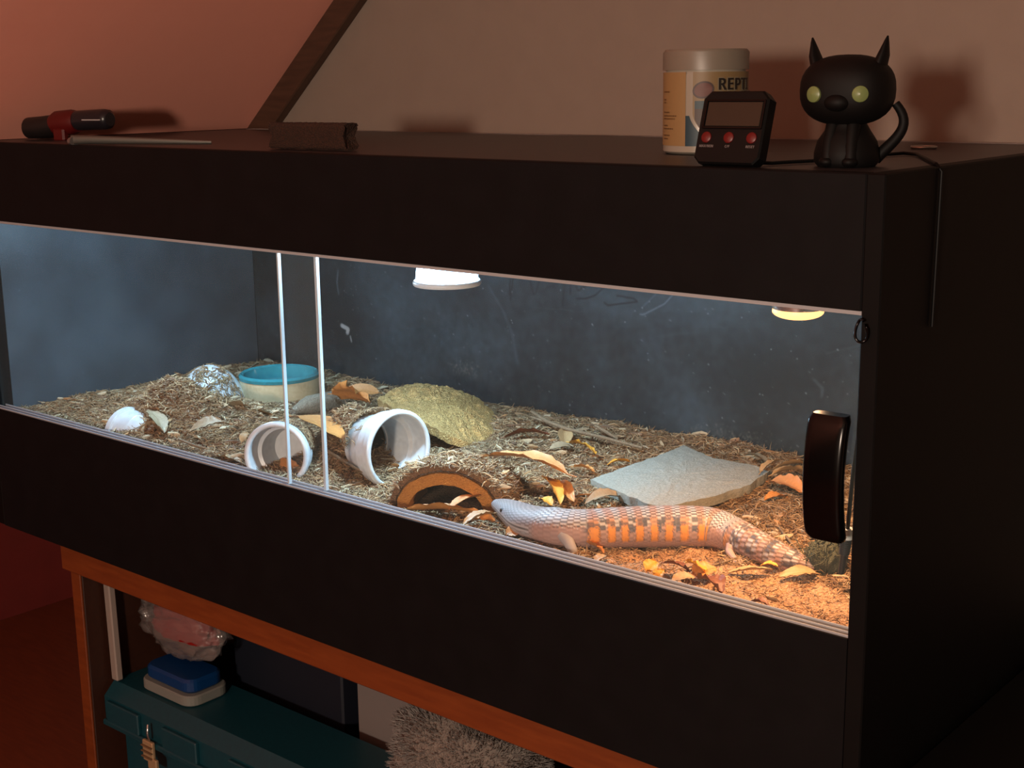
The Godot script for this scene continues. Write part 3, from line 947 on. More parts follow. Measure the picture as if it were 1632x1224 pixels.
# ---------------------------------------------------------------- the lizard
func catmull(a, b, c, d, t: float):
	return 0.5 * ((2.0 * b) + (c - a) * t + (2.0 * a - 5.0 * b + 4.0 * c - d) * t * t + (3.0 * b - a - 3.0 * c + d) * t * t * t)
func build_skink() -> void:
	var gy := GY - 0.002
	# photographed middle line: x, y, half thickness in pixels; height of the middle above ground in half heights; width to height
	var line := [[786, 803, 4.0, 3.9, 1.0], [793, 804, 9.5, 1.9, 1.15], [806, 810, 15.5, 1.32, 1.2], [824, 820, 21.0, 1.12, 1.28], [845, 831, 26.0, 1.0, 1.32], [868, 840, 29.5, 0.95, 1.25], [897, 844, 31.5, 0.93, 1.15], [935, 845, 32.0, 0.93, 1.15], [985, 842, 32.0, 0.93, 1.2], [1040, 840, 32.5, 0.93, 1.22], [1095, 840, 32.5, 0.93, 1.22],
		[1135, 842, 31.0, 0.93, 1.15], [1172, 855, 27.5, 0.93, 1.05], [1210, 873, 24.0, 0.95, 1.0], [1245, 888, 20.5, 0.95, 1.0], [1273, 899, 16.0, 0.95, 1.0], [1294, 907, 10.0, 1.0, 1.0], [1304, 911, 4.5, 1.1, 1.0], [1307, 912, 1.0, 2.0, 1.0]]
	var P := []
	var Hh := []
	var Ww := []
	for q in line:
		var mm: float = 0.00062
		var h: float
		var pos := Vector3.ZERO
		for it in 3:
			h = q[2] * mm
			pos = gp(q[0], q[1], gy + h * q[3])
			mm = -(cam_basis.inverse() * (pos - cam_at)).z / FOCAL
		P.append(pos); Hh.append(h); Ww.append(h * q[4])
	# keep the flank off the glass
	for k in P.size(): P[k].z = minf(P[k].z, -0.039 - Ww[k])
	var C := []      # dense rings: place, half height, half width, arc length
	var s := 0.0
	var last: Vector3 = P[0]
	var marks := []
	for k in range(P.size() - 1):
		var a := maxi(k - 1, 0)
		var d := mini(k + 2, P.size() - 1)
		var n := int(P[k].distance_to(P[k + 1]) / 0.0009) + 2
		marks.append(s)
		for i in n:
			var u := i / float(n)
			var pos: Vector3 = catmull(P[a], P[k], P[k + 1], P[d], u)
			s += pos.distance_to(last); last = pos
			C.append([pos, maxf(0.0006, catmull(Hh[a], Hh[k], Hh[k + 1], Hh[d], u)), maxf(0.0006, catmull(Ww[a], Ww[k], Ww[k + 1], Ww[d], u)), s])
	marks.append(s)
	var s_neck: float = marks[5]
	var s_b0: float = marks[7]        # first orange bar
	var s_b1: float = marks[11] + 0.008
	var s_tail: float = marks[12]
	var s_end := s
	var g := Geo.new()
	g.use_col = true
	var segs := 128
	var base := []
	for i in C.size():
		var p: Vector3 = C[i][0]
		var T: Vector3 = (C[mini(i + 2, C.size() - 1)][0] - C[maxi(i - 2, 0)][0]).normalized()
		var S: Vector3 = T.cross(Vector3.UP).normalized()
		var U: Vector3 = S.cross(T).normalized()
		var sl: float = C[i][3]
		base.append(g.v.size())
		var tail := smoothstep(s_tail - 0.01, s_tail + 0.02, sl)
		var head := 1.0 - smoothstep(s_neck - 0.012, s_neck + 0.006, sl)
		var per := lerpf(0.0054, 0.0072, tail)
		var rows_n := int(lerpf(30.0, 18.0, tail))
		var uu := sl / per
		var row := int(floor(uu))
		var fu: float = uu - row
		for j in segs:
			var th := TAU * j / segs - PI          # 0 = spine, +-PI = belly
			var cx := sin(th)
			var cy := cos(th)
			var ex := 0.86
			var x: float = signf(cx) * pow(absf(cx), ex) * C[i][2]
			var hh: float = C[i][1] * (1.0 if cy > 0 else 0.93)
			var y: float = signf(cy) * pow(absf(cy), 0.9) * hh
			if head > 0.0 and cy > 0: y *= lerpf(1.0, 0.93, head)
			var vv: float = (th / TAU + 0.5) * rows_n + 0.5 * (row % 2)
			var fv: float = vv - floor(vv)
			var relief := lerpf(0.00045, 0.0013, tail) * (fu * 0.9 - 0.2) * (1.0 - pow(absf(fv - 0.5) * 2.0, 3.0))
			relief *= clampf(C[i][1] / 0.012, 0.0, 1.0) * (1.0 - 0.75 * head)
			var nrm: Vector3 = (S * (x / C[i][2]) + U * (y / C[i][1])).normalized()
			var at: Vector3 = p + S * x + U * y + nrm * relief
			g.col = skink_color(sl, rad_to_deg(absf(th)), th, fu, fv, row, int(floor(vv)), head, tail, s_neck, s_b0, s_b1, s_tail, s_end)
			g.p(at)
	for i in range(C.size() - 1):
		for j in segs:
			var k := (j + 1) % segs
			g.tri(base[i] + j, base[i] + k, base[i + 1] + k); g.tri(base[i] + j, base[i + 1] + k, base[i + 1] + j)
	g.col = Color(0.55, 0.5, 0.48)
	for e in [0, C.size() - 1]:
		var m := g.p(C[e][0])
		for j in segs:
			var k := (j + 1) % segs
			if e == 0: g.tri(m, base[e] + k, base[e] + j)
			else: g.tri(m, base[e] + j, base[e] + k)
	g.fix(0)
	# legs: root inside the flank, elbow out, wrist, then five toes
	var ring_at := func(sv):
		for i in C.size():
			if C[i][3] >= sv: return i
		return C.size() - 1
	for lg in [[lerpf(marks[6], marks[7], 0.25), 1, true], [lerpf(marks[6], marks[7], 0.25), -1, true], [marks[12] + 0.010, 1, false], [marks[12] + 0.010, -1, false]]:
		var i: int = ring_at.call(lg[0])
		var p: Vector3 = C[i][0]
		var T: Vector3 = (C[i + 2][0] - C[i - 2][0]).normalized()      # towards the tail
		var S: Vector3 = T.cross(Vector3.UP).normalized() * lg[1]
		var w: float = C[i][2]
		var fwd: bool = lg[2]
		var y0 := gy + 0.0035
		var h: float = C[i][1]
		var root: Vector3 = p + S * w * 0.75 + Vector3(0, h * (0.0 if fwd else -0.2), 0)
		var elbow: Vector3 = p + S * (w + 0.002) + T * (0.008 if fwd else 0.004) + Vector3(0, -h * 0.30, 0)
		var wrist: Vector3 = p + S * (w + 0.005) + T * (0.013 if fwd else 0.012)
		var palm: Vector3 = wrist + T * (-0.006 if fwd else 0.007) + S * 0.002
		wrist.y = gy + (0.004 if fwd else 0.006); palm.y = y0
		if not fwd: elbow.y = gy + 0.008
		elbow.z = minf(elbow.z, -0.031); wrist.z = minf(wrist.z, -0.029); palm.z = minf(palm.z, -0.028)
		g.col = Color(0.31, 0.285, 0.28) if fwd else Color(0.33, 0.22, 0.185)
		var pts := []
		var rr := []
		var key := [root, root.lerp(elbow, 0.5), elbow, wrist, palm]
		var kr := [0.0085, 0.0072, 0.0062, 0.0052, 0.0048] if fwd else [0.0070, 0.0056, 0.0044, 0.0034, 0.0034]
		for k in range(key.size() - 1):
			for u in 4:
				var a := maxi(k - 1, 0)
				var d := mini(k + 2, key.size() - 1)
				pts.append(catmull(key[a], key[k], key[k + 1], key[d], u / 4.0)); rr.append(lerpf(kr[k], kr[k + 1], u / 4.0))
		pts.append(palm); rr.append(0.0036)
		g.tube(pts, rr, 14, 0.9)
		var heading: Vector3 = (palm - wrist); heading.y = 0; heading = heading.normalized()
		for f in 5:
			var an := (f - 2) * 0.38
			var dd: Vector3 = heading.rotated(Vector3.UP, an)
			var ln: float = [0.0065, 0.0095, 0.0115, 0.0105, 0.0075][f]
			var a0: Vector3 = palm + dd * 0.002
			var kn: Vector3 = a0 + dd * ln * 0.55 + Vector3(0, 0.0016, 0)
			var tip: Vector3 = a0 + dd * ln
			tip.y = gy + 0.0012; tip.z = minf(tip.z, -0.0245); kn.z = minf(kn.z, -0.0245)
			g.tube([a0, kn, tip], [0.0019, 0.0016, 0.0007], 8)
	var t := thing("blue_tongued_lizard", "stout pale grey lizard with orange barred flanks lying along the glass", "lizard", Vector3(P[9].x, gy, P[9].z))
	var body := part("body", g, tinted(0.6), t)
	body.set_meta("label", "pale scaly body with orange bars")
	# eyes
	var ei := 4
	for i in range(4, C.size() - 4):
		if absf(px_of(C[i][0]) - 821.0) < absf(px_of(C[ei][0]) - 821.0): ei = i
	var T2: Vector3 = (C[ei + 2][0] - C[ei - 2][0]).normalized()
	var S2: Vector3 = T2.cross(Vector3.UP).normalized()
	for sd in [-1, 1]:
		var e := Geo.new()
		var c: Vector3 = C[ei][0] + S2 * sd * C[ei][2] * 0.83 + Vector3(0, C[ei][1] * 0.40, 0)
		var prof := []
		for k in 13: prof.append(Vector2(sin(PI * k / 12.0) * 0.0036, -cos(PI * k / 12.0) * 0.0029))
		e.lathe(prof, 18, Transform3D(Basis.IDENTITY, c), false)
		part("eye", e, mat(Color(0.11, 0.075, 0.06), 0.1), t)

func px_of(p: Vector3) -> float:
	var v := cam_basis.inverse() * (p - cam_at)
	return 816.0 + FOCAL * v.x / -v.z
func skink_color(sl: float, deg: float, th: float, fu: float, fv: float, row: int, cell: int, head: float, tail: float, s_neck: float, s_b0: float, s_b1: float, s_tail: float, s_end: float) -> Color:
	var pale := Color(0.45, 0.435, 0.43)
	var dark := Color(0.045, 0.047, 0.06)
	var umber := Color(0.085, 0.05, 0.04)
	var orange := Color(0.54, 0.215, 0.05)
	var jit: float = nz2.get_noise_2d(sl * 700.0, th * 9.0)
	var hs: float = sin(row * 12.9898 + cell * 78.233) * 43758.5453
	hs -= floor(hs)
	var gap := smoothstep(0.17, 0.35, absf(fv - 0.5))          # between the rows that run along the body
	var rim := smoothstep(0.80, 0.97, fu)                       # hind edge of a scale
	var ph: float = (sl - s_b0) / 0.0168
	var q: float = ph - floor(ph) + jit * 0.12
	var bar := smoothstep(0.04, 0.14, q) * (1.0 - smoothstep(0.56, 0.66, q))
	var ring := 4.0 * bar * (1.0 - bar)                         # outline of a bar
	var on_body := smoothstep(s_b0 - 0.006, s_b0 + 0.002, sl) * (1.0 - smoothstep(s_b1, s_b1 + 0.005, sl))
	var w := jit * 7.0
	# back: pale dashes in one band, reddish brown in the next
	var c := pale.lerp(Color(0.40, 0.225, 0.165), bar * 0.75 * on_body)
	c = c.lerp(umber if bar > 0.5 else dark, maxf(gap * 0.92, rim * 0.55))
	# upper flank: dark and pale scales mixed
	var up := dark * 1.6 if hs < 0.60 else pale * 0.85
	if bar > 0.5: up = umber * 2.0 if hs < 0.35 else Color(0.43, 0.22, 0.13)
	up = up.lerp(dark, maxf(gap, rim) * 0.5)
	var plain := c
	c = c.lerp(up, smoothstep(37 + w, 43 + w, deg))
	# lower flank: orange bars with a dark outline
	var low := Color(0.34, 0.225, 0.195)
	if deg < 82 + w and hs < 0.5: low = dark * 2.2
	low = low.lerp(low * 0.45, maxf(gap, rim) * 0.6)
	low = low.lerp(orange, bar)
	low = low.lerp(umber, ring * 0.75)
	c = c.lerp(low, smoothstep(62 + w, 67 + w, deg))
	var belly := Color(0.35, 0.22, 0.185)
	belly = belly.lerp(belly * 0.6, maxf(gap, rim) * 0.35)
	c = c.lerp(belly, smoothstep(104 + w, 112 + w, deg))
	# shoulders without bars
	plain = plain.lerp(Color(0.36, 0.225, 0.19).lerp(Color(0.20, 0.115, 0.095), maxf(gap, rim) * 0.4), smoothstep(58 + w * 2.0, 66 + w * 2.0, deg))
	c = plain.lerp(c, on_body if sl < s_tail else 1.0)
	if tail > 0:
		var tp: float = (sl - s_tail) / 0.0215
		var tq: float = tp - floor(tp) + jit * 0.18
		var tb := smoothstep(0.06, 0.16, tq) * (1.0 - smoothstep(0.50, 0.60, tq))
		var grey := Color(0.36, 0.345, 0.34) if hs > 0.45 else Color(0.07, 0.07, 0.085)
		var tc := grey.lerp(Color(0.34, 0.215, 0.175), tb)
		tc = tc.lerp(Color(0.34, 0.215, 0.18), smoothstep(92, 112, deg))
		tc = tc.lerp(umber, maxf(gap, rim) * 0.75 * (1.0 - 0.6 * smoothstep(100, 130, deg)))
		tc = tc.lerp(Color(0.34, 0.21, 0.16), smoothstep(s_end - 0.018, s_end - 0.010, sl))
		c = c.lerp(tc, tail)
	if head > 0:
		var hc := Color(0.29, 0.27, 0.275).lerp(Color(0.25, 0.18, 0.15), (1.0 - smoothstep(15, 45, deg)) * 0.7)
		hc = hc.lerp(Color(0.36, 0.23, 0.195), smoothstep(104, 122, deg))
		hc = hc.lerp(Color(0.09, 0.07, 0.07), maxf(gap * 0.7, rim * 0.6) * (1.0 - smoothstep(96, 112, deg)) * smoothstep(0.006, 0.022, sl))
		var my: float = 80.0 + 10.0 * (sl / s_neck)
		if sl < s_neck * 0.95:
			hc = hc.lerp(Color(0.38, 0.36, 0.355), (1.0 - smoothstep(6.0, 12.0, absf(deg - my))) * 0.8)
			hc = hc.lerp(Color(0.05, 0.04, 0.04), (1.0 - smoothstep(1.2, 3.6, absf(deg - my))) * 0.9)
		if absf(sl - 0.007) < 0.0014 and absf(deg - 55) < 16: hc = Color(0.03, 0.025, 0.025)
		c = c.lerp(hc, head)
	return Color(c.r, c.g, c.b, 1.0)

# ---------------------------------------------------------------- leaves and twigs
func leaf(a: Vector3, b: Vector3, width: float, lift: float, fold: float, curl: float, twist: float) -> Geo:
	# blade from stalk a to tip b, arched by lift, folded along the midrib, its rim curled
	var g := Geo.new()
	var d := b - a
	var len := d.length()
	var f := d.normalized()
	var s := f.cross(Vector3.UP).normalized()
	var n := s.cross(f).normalized()
	s = s.rotated(f, twist); n = n.rotated(f, twist)
	var rows := []
	var nu := 18
	for i in nu + 1:
		var u := i / float(nu)
		var w := width * 0.5 * pow(sin(PI * pow(u, 0.86)), 0.75) + 0.0004
		w *= 1.0 + 0.10 * nz2.get_noise_2d(u * 9.0 + a.x * 100.0, a.z * 77.0)
		var r := PackedVector3Array()
		for j in 9:
			var v := (j - 4) / 4.0
			var up := lift * sin(PI * u) + fold * w * absf(v) + curl * width * pow(absf(v), 3.0) * (0.4 + 0.6 * nz.get_noise_2d(u * 5.0 + a.x * 50.0, v * 2.0 + a.z * 90.0) * 2.0)
			r.append(a + f * len * u + s * v * w + n * up)
		rows.append(r)
	g.grid(rows, false)
	# the sheet is a fraction of a millimetre thick
	var low := []
	for r in rows:
		var q := PackedVector3Array()
		for p in r: q.append(p - n * 0.0005)
		q.reverse()
		low.append(q)
	g.grid(low, false)
	# midrib
	var path := []
	var rad := []
	for i in range(0, nu + 1, 3):
		path.append(rows[i][4] + n * 0.0001); rad.append(0.0007 * (1.0 - 0.7 * i / float(nu)))
	path.insert(0, a - f * len * 0.10 - n * 0.001); rad.insert(0, 0.0007)
	g.tube(path, rad, 5)
	return g

var leaf_mats := {}
func leaf_mat(kind: String) -> StandardMaterial3D:
	if leaf_mats.has(kind): return leaf_mats[kind]
	var ab: Array = {"orange": [Color(0.70, 0.45, 0.22), Color(0.82, 0.58, 0.32)], "tan": [Color(0.58, 0.46, 0.31), Color(0.72, 0.59, 0.42)], "yellow": [Color(0.78, 0.53, 0.16), Color(0.88, 0.64, 0.24)],
		"brown": [Color(0.36, 0.19, 0.10), Color(0.52, 0.29, 0.16)], "rust": [Color(0.68, 0.44, 0.24), Color(0.80, 0.55, 0.32)], "grey": [Color(0.52, 0.45, 0.35), Color(0.66, 0.58, 0.46)]}[kind]
	var m := textured(ab[0], ab[1], Vector3(16, 16, 16), 0.025, 0.55, 0.0, 60 + leaf_mats.size())
	m.backlight_enabled = true; m.backlight = Color(0.22, 0.14, 0.06)
	leaf_mats[kind] = m
	return m

func build_leaves() -> void:
	# stalk px, tip px, width, heights above ground of the two ends, lift, fold, curl, twist, kind, label
	var L := [
		[464, 664, 551, 704, 0.044, 0.052, 0.046, 0.008, 0.2, 0.05, -0.15, "orange", "large pale orange leaf draped behind the two white pots"],
		[529, 628, 590, 640, 0.048, 0.034, 0.034, 0.010, -0.25, 0.25, -0.75, "orange", "curled bright orange leaf standing beside the grey bark roll"],
		[604, 626, 545, 622, 0.024, 0.028, 0.028, 0.004, 0.2, 0.0, -0.5, "rust", "rust brown leaf behind the curled orange leaf"],
		[905, 756, 770, 728, 0.034, 0.036, 0.040, 0.010, 0.30, 0.10, 0.15, "rust", "long rust orange leaf arched over the half log mound"],
		[866, 761, 893, 804, 0.020, 0.022, 0.010, 0.006, 0.4, 0.1, -0.4, "yellow", "amber leaf hanging down below the arched rust leaf"],
		[893, 767, 915, 800, 0.015, 0.018, 0.008, 0.003, 0.4, 0.1, 0.3, "orange", "narrow orange leaf beside the amber leaf"],
		[862, 795, 880, 806, 0.014, 0.010, 0.008, 0.003, 0.3, 0.1, 0.0, "yellow", "small amber leaf touching the lizard's back near its head"],
		[640, 816, 766, 818, 0.030, 0.006, 0.008, 0.004, 0.3, 0.1, -0.35, "orange", "broad orange leaf lying in the mouth of the half log"],
		[768, 790, 715, 812, 0.022, 0.018, 0.012, 0.004, 0.3, 0.0, 0.2, "rust", "dark orange leaf deeper inside the half log"],
		[787, 818, 738, 838, 0.016, 0.012, 0.006, 0.004, 0.5, 0.1, 0.1, "tan", "pale leaf in front of the half log's right foot"],
		[790, 832, 745, 828, 0.012, 0.006, 0.005, 0.003, 0.5, 0.2, -0.2, "orange", "thin orange leaf under the lizard's chin"],
		[832, 848, 806, 853, 0.020, 0.006, 0.006, 0.002, 0.2, 0.1, -0.3, "orange", "orange leaf scrap below the lizard's jaw"],
		[907, 705, 950, 724, 0.014, 0.018, 0.012, 0.005, 0.3, 0.2, -0.4, "yellow", "bright amber leaf in front of the long twig"],
		[901, 711, 899, 683, 0.020, 0.006, 0.020, 0.002, 0.5, 0.0, 0.1, "tan", "small pale leaf standing upright behind the amber leaf"],
		[876, 716, 914, 712, 0.016, 0.010, 0.010, 0.003, 0.3, 0.1, 0.2, "grey", "pale grey leaf left of the upright pale leaf"],
		[804, 697, 876, 693, 0.024, 0.014, 0.018, 0.006, 0.3, 0.1, -0.3, "brown", "brown leaf against the right end of the yellowish stone"],
		[971, 739, 1004, 736, 0.012, 0.012, 0.010, 0.003, 0.3, 0.1, -0.3, "yellow", "small amber leaf at the slab's upper left edge"],
		[914, 744, 948, 752, 0.012, 0.012, 0.012, 0.003, 0.3, 0.2, -0.3, "orange", "small orange leaf left of the grey slab"],
		[990, 792, 932, 803, 0.018, 0.010, 0.008, 0.006, 0.5, 0.1, -0.2, "grey", "pale folded leaf between the grey slab and lizard"],
		[1212, 753, 1243, 733, 0.013, 0.022, 0.030, 0.003, 0.4, 0.1, -0.3, "tan", "pale narrow leaf resting on the slab's right corner"],
		[1192, 722, 1226, 741, 0.014, 0.012, 0.012, 0.003, 0.3, 0.1, -0.3, "grey", "pale leaf behind the slab's right corner"],
		[1230, 757, 1288, 752, 0.020, 0.014, 0.014, 0.005, 0.4, 0.1, -0.3, "tan", "tan leaf on top of the pile right of the slab"],
		[1226, 768, 1286, 788, 0.026, 0.010, 0.012, 0.006, 0.4, 0.1, 0.2, "rust", "brown orange leaf in the pile right of the slab"],
		[1252, 792, 1218, 798, 0.016, 0.006, 0.006, 0.003, 0.4, 0.1, 0.0, "orange", "small orange leaf at the foot of the leaf pile"],
		[1232, 748, 1284, 738, 0.013, 0.010, 0.010, 0.003, 0.4, 0.1, -0.5, "tan", "pale leaf at the back of the leaf pile"],
		[1030, 911, 1046, 895, 0.016, 0.004, 0.010, 0.002, 0.2, 0.2, 0.3, "yellow", "amber leaf standing at the left of the front leaf heap"],
		[1042, 926, 1058, 908, 0.012, 0.003, 0.012, 0.002, 0.2, 0.2, 0.3, "yellow", "amber leaf leaning against the glass in the front heap"],
		[1058, 897, 1100, 912, 0.015, 0.012, 0.008, 0.003, 0.3, 0.1, -0.3, "brown", "dark brown leaf across the front leaf heap"],
		[1096, 896, 1124, 912, 0.026, 0.014, 0.010, 0.003, 0.15, 0.12, -0.4, "yellow", "rounded golden leaf cupped on the front leaf heap"],
		[1104, 918, 1142, 905, 0.024, 0.006, 0.010, 0.002, 0.2, 0.12, 0.2, "orange", "rounded orange leaf under the golden leaf"],
		[1066, 930, 1110, 922, 0.016, 0.005, 0.007, 0.003, 0.3, 0.1, 0.1, "tan", "tan leaf low in the front leaf heap"],
		[1112, 922, 1150, 948, 0.026, 0.010, 0.004, 0.006, 0.3, 0.2, -0.3, "brown", "brown curled leaf at the right of the front leaf heap"],
		[1194, 962, 1227, 968, 0.015, 0.004, 0.004, 0.004, 0.3, 0.1, -0.2, "brown", "small dark brown leaf alone on the dusty floor"],
		[1160, 913, 1232, 908, 0.012, 0.005, 0.006, 0.002, 0.3, 0.1, -0.2, "tan", "long tan leaf under the lizard's tail"],
		[1302, 914, 1240, 921, 0.016, 0.005, 0.004, 0.003, 0.4, 0.1, -0.2, "tan", "tan leaf at the tip of the lizard's tail"],
		[1215, 900, 1240, 903, 0.010, 0.006, 0.006, 0.002, 0.3, 0.1, 0.0, "yellow", "tiny amber leaf beside the lizard's tail"],
		[932, 866, 962, 882, 0.018, 0.010, 0.003, 0.003, 0.3, 0.1, -0.4, "rust", "rust leaf behind the lizard's front leg"],
		[950, 898, 972, 888, 0.016, 0.004, 0.006, 0.003, 0.3, 0.1, -0.2, "tan", "tan leaf before the lizard's belly at the glass"],
		[362, 652, 398, 648, 0.026, 0.030, 0.034, 0.004, 0.3, 0.1, -0.4, "grey", "pale grey leaf on the left mound below the bowl"],
		[408, 660, 440, 666, 0.022, 0.018, 0.018, 0.003, 0.3, 0.1, -0.4, "tan", "pale leaf above the pot lying against the glass"],
		[355, 672, 300, 690, 0.026, 0.040, 0.024, 0.004, 0.3, 0.1, -0.3, "grey", "broad grey bark flake on the left mound"],
		[238, 655, 262, 690, 0.026, 0.038, 0.020, 0.004, 0.2, 0.1, -0.3, "grey", "bark flake leaning on the square white tub"],
		[345, 728, 385, 738, 0.016, 0.006, 0.006, 0.003, 0.3, 0.1, -0.2, "tan", "pale leaf at the glass left of the lying pot"],
		[462, 762, 452, 730, 0.026, -0.008, 0.022, 0.004, 0.2, 0.1, 0.2, "rust", "rust brown leaf inside the pot at the glass"],
		[385, 705, 396, 690, 0.012, 0.020, 0.030, 0.003, 0.3, 0.1, 0.1, "tan", "small pale leaf left of the lying pot's rim"],
		[545, 700, 575, 690, 0.012, 0.024, 0.026, 0.002, 0.3, 0.1, -0.3, "tan", "small tan leaf between the large leaf and the stepped pot"],
	]
	for q in L:
		var a := gp(q[0], q[1], GY + q[5])
		var b := gp(q[2], q[3], GY + q[6])
		# never below the bedding
		a.y = maxf(a.y, GY - 0.01); a.z = minf(a.z, -0.03); b.z = minf(b.z, -0.03)
		solo("dry_leaf", leaf(a, b, q[4], q[7], q[8], q[9], q[10]), leaf_mat(q[11]), q[12], "leaf", "dry leaves strewn on the bedding")
	var bark := textured(Color(0.44, 0.36, 0.27), Color(0.62, 0.53, 0.42), Vector3(30, 30, 30), 0.03, 0.9, 0.2, 71)
	var T := [
		[[[848, 656, 0.030], [872, 672, 0.026], [905, 684, 0.022], [960, 697, 0.018], [1024, 714, 0.014]], 0.0030, "long thin pale twig lying along the back of the bedding", [[846, 664, 0.026], [868, 672, 0.024]]],
		[[[949, 678, 0.026], [962, 686, 0.022], [985, 700, 0.014]], 0.0028, "short pale twig sticking up beside the long twig", []],
		[[[1240, 838, 0.006], [1262, 866, 0.006], [1278, 884, 0.004]], 0.0016, "thin straw leaning towards the lizard's tail", []],
		[[[238, 618, 0.044], [258, 620, 0.044], [290, 622, 0.040]], 0.0030, "pale curled twig lying on top of the left mound", []],
		[[[285, 700, 0.02], [310, 710, 0.016], [340, 718, 0.010]], 0.0022, "brown twig on the left mound near the glass", []],
		[[[520, 716, 0.03], [560, 742, 0.02], [578, 752, 0.016]], 0.0022, "dark twig against the outside of the stepped pot", []],
		[[[1175, 890, 0.004], [1120, 906, 0.004], [1090, 911, 0.004]], 0.0016, "thin straw on the dust below the lizard's hind leg", []],
	]
	for q in T:
		var g := Geo.new()
		var path := []
		var rad := []
		for i in q[0].size():
			var e: Array = q[0][i]
			path.append(gp(e[0], e[1], GY + e[2])); rad.append(q[1] * (1.0 - 0.45 * absf(i / float(q[0].size() - 1) - 0.3)))
		g.tube(path, rad, 7)
		if q[3].size():
			g.tube([gp(q[3][0][0], q[3][0][1], GY + q[3][0][2]), gp(q[3][1][0], q[3][1][1], GY + q[3][1][2])], [0.0016, 0.0022], 6)
		solo("twig", g, bark, q[2], "twig", "twigs on the bedding")

# ---------------------------------------------------------------- small things by the right end
func build_door_bits() -> void:
	# thermometer probe hanging inside the right corner
	var top := Vector3(-0.004, 0.79, -0.034)
	var t := thing("thermometer_probe", "grey thermometer probe on a suction cup in the right corner", "probe", Vector3(-0.02, 0.69, -0.034))
	var g := Geo.new()
	var a := zp(1340, 915, -0.034)
	var b := zp(1345, 884, -0.034)
	var c := zp(1349, 858, -0.034)
	var d := zp(1351, 842, -0.034)
	g.tube([a, a.lerp(b, 0.06), b], [0.0018, 0.0030, 0.0030], 14)
	part("sensor_tip", g, mat(Color(0.26, 0.25, 0.24), 0.35, 0.6), t)
	g = Geo.new()
	g.tube([b, b.lerp(c, 0.05), b.lerp(c, 0.9), c], [0.0036, 0.0048, 0.0048, 0.0036], 16)
	for k in 4:
		var q := b.lerp(c, 0.45 + 0.12 * k)
		g.tube([q, q + (c - b).normalized() * 0.0012], [0.0053, 0.0053], 14)
	part("sleeve", g, M.rubber, t)
	g = Geo.new()
	g.tube([c, d], [0.0055, 0.0055], 16)
	part("clip", g, mat(Color(0.78, 0.82, 0.82), 0.15), t)
	g = Geo.new()
	g.tube([d, zp(1355, 800, -0.032), zp(1359, 760, -0.03), Vector3(-0.006, 0.90, -0.03), Vector3(-0.005, 0.93, -0.035), Vector3(-0.005, 1.033, -0.04)], [0.002, 0.002, 0.002, 0.0018, 0.0018, 0.0018], 8)
	part("cable", g, M.rubber, t)
	g = Geo.new()
	var cu := Vector3(-0.0015, zp(1356, 775, -0.04).y, -0.05)
	g.lathe([Vector2(0, 0), Vector2(0.017, 0), Vector2(0.0165, 0.0015), Vector2(0.009, 0.006), Vector2(0.005, 0.012), Vector2(0, 0.0125)], 28, facing(cu, Vector3(-1, 0, 0)), false)
	part("suction_cup", g, mat(Color(0.82, 0.72, 0.64), 0.25), t)
	# black wire loop at the top of the corner
	g = Geo.new()
	var m := zp(1373, 527, 0.004)
	var path := []
	var rad := []
	for k in 21:
		var an := PI * 0.35 + TAU * 0.92 * k / 20.0
		path.append(m + Vector3(cos(an) * 0.0055, sin(an) * 0.0098, 0.002 * sin(an * 2.0))); rad.append(0.0013)
	path.append(m + Vector3(0.003, -0.002, -0.003)); rad.append(0.0011)
	g.tube(path, rad, 8)
	solo("wire_loop", g, M.black_gloss, "small black wire loop at the top right of the glass", "loop")
	# lump of grey green moss in the corner
	g = Geo.new()
	var at := gp(1316, 892, GY + 0.012)
	var rows := []
	for i in 15:
		var ph := PI * i / 14.0
		var r := PackedVector3Array()
		for j in 28:
			var th := TAU * j / 28.0
			var n := Vector3(sin(ph) * cos(th), cos(ph), sin(ph) * sin(th))
			var k := 1.0 + 0.30 * nz.get_noise_3dv(n * 2.2) + 0.14 * nz2.get_noise_3dv(n * 7.0)
			r.append(at + Vector3(n.x * 0.020, n.y * 0.022, n.z * 0.020) * k)
		rows.append(r)
	g.grid(rows, true); g.fix(0)
	for k in 60:
		var n := Vector3(rng.randfn(), absf(rng.randfn()), rng.randfn()).normalized()
		var q := at + Vector3(n.x * 0.02, n.y * 0.021, n.z * 0.02)
		var w := Vector3(rng.randfn(), rng.randfn(), rng.randfn()) * 0.006
		g.tube([q - w, q + n * 0.004, q + w], [0.0005, 0.0007, 0.0004], 4)
	solo("moss_clump", g, textured(Color(0.25, 0.26, 0.20), Color(0.46, 0.47, 0.38), Vector3(30, 30, 30), 0.04, 0.95, 0.4, 81), "grey green lump of dried moss beyond the lizard's tail", "moss")

# ---------------------------------------------------------------- on top of the enclosure
func text_mesh(txt: String, size: float, bold := true) -> Array:
	var tm := TextMesh.new()
	var f := SystemFont.new()
	f.font_names = PackedStringArray(["Droid Sans"])
	f.font_weight = 700 if bold else 400
	tm.font = f; tm.text = txt; tm.font_size = 32; tm.pixel_size = size / 32.0; tm.depth = 0.0006
	tm.horizontal_alignment = HORIZONTAL_ALIGNMENT_LEFT
	return tm.get_mesh_arrays()
func add_text(g: Geo, txt: String, size: float, place: Callable, sx := 1.0) -> void:
	var arr := text_mesh(txt, size)
	var base := g.v.size()
	for q in arr[Mesh.ARRAY_VERTEX]: g.p(place.call(Vector3(q.x * sx, q.y, q.z)))
	if arr[Mesh.ARRAY_INDEX] != null and arr[Mesh.ARRAY_INDEX].size() > 0:
		for k in arr[Mesh.ARRAY_INDEX]: g.ix.append(base + k)
	else:
		for k in range(base, g.v.size()): g.ix.append(k)

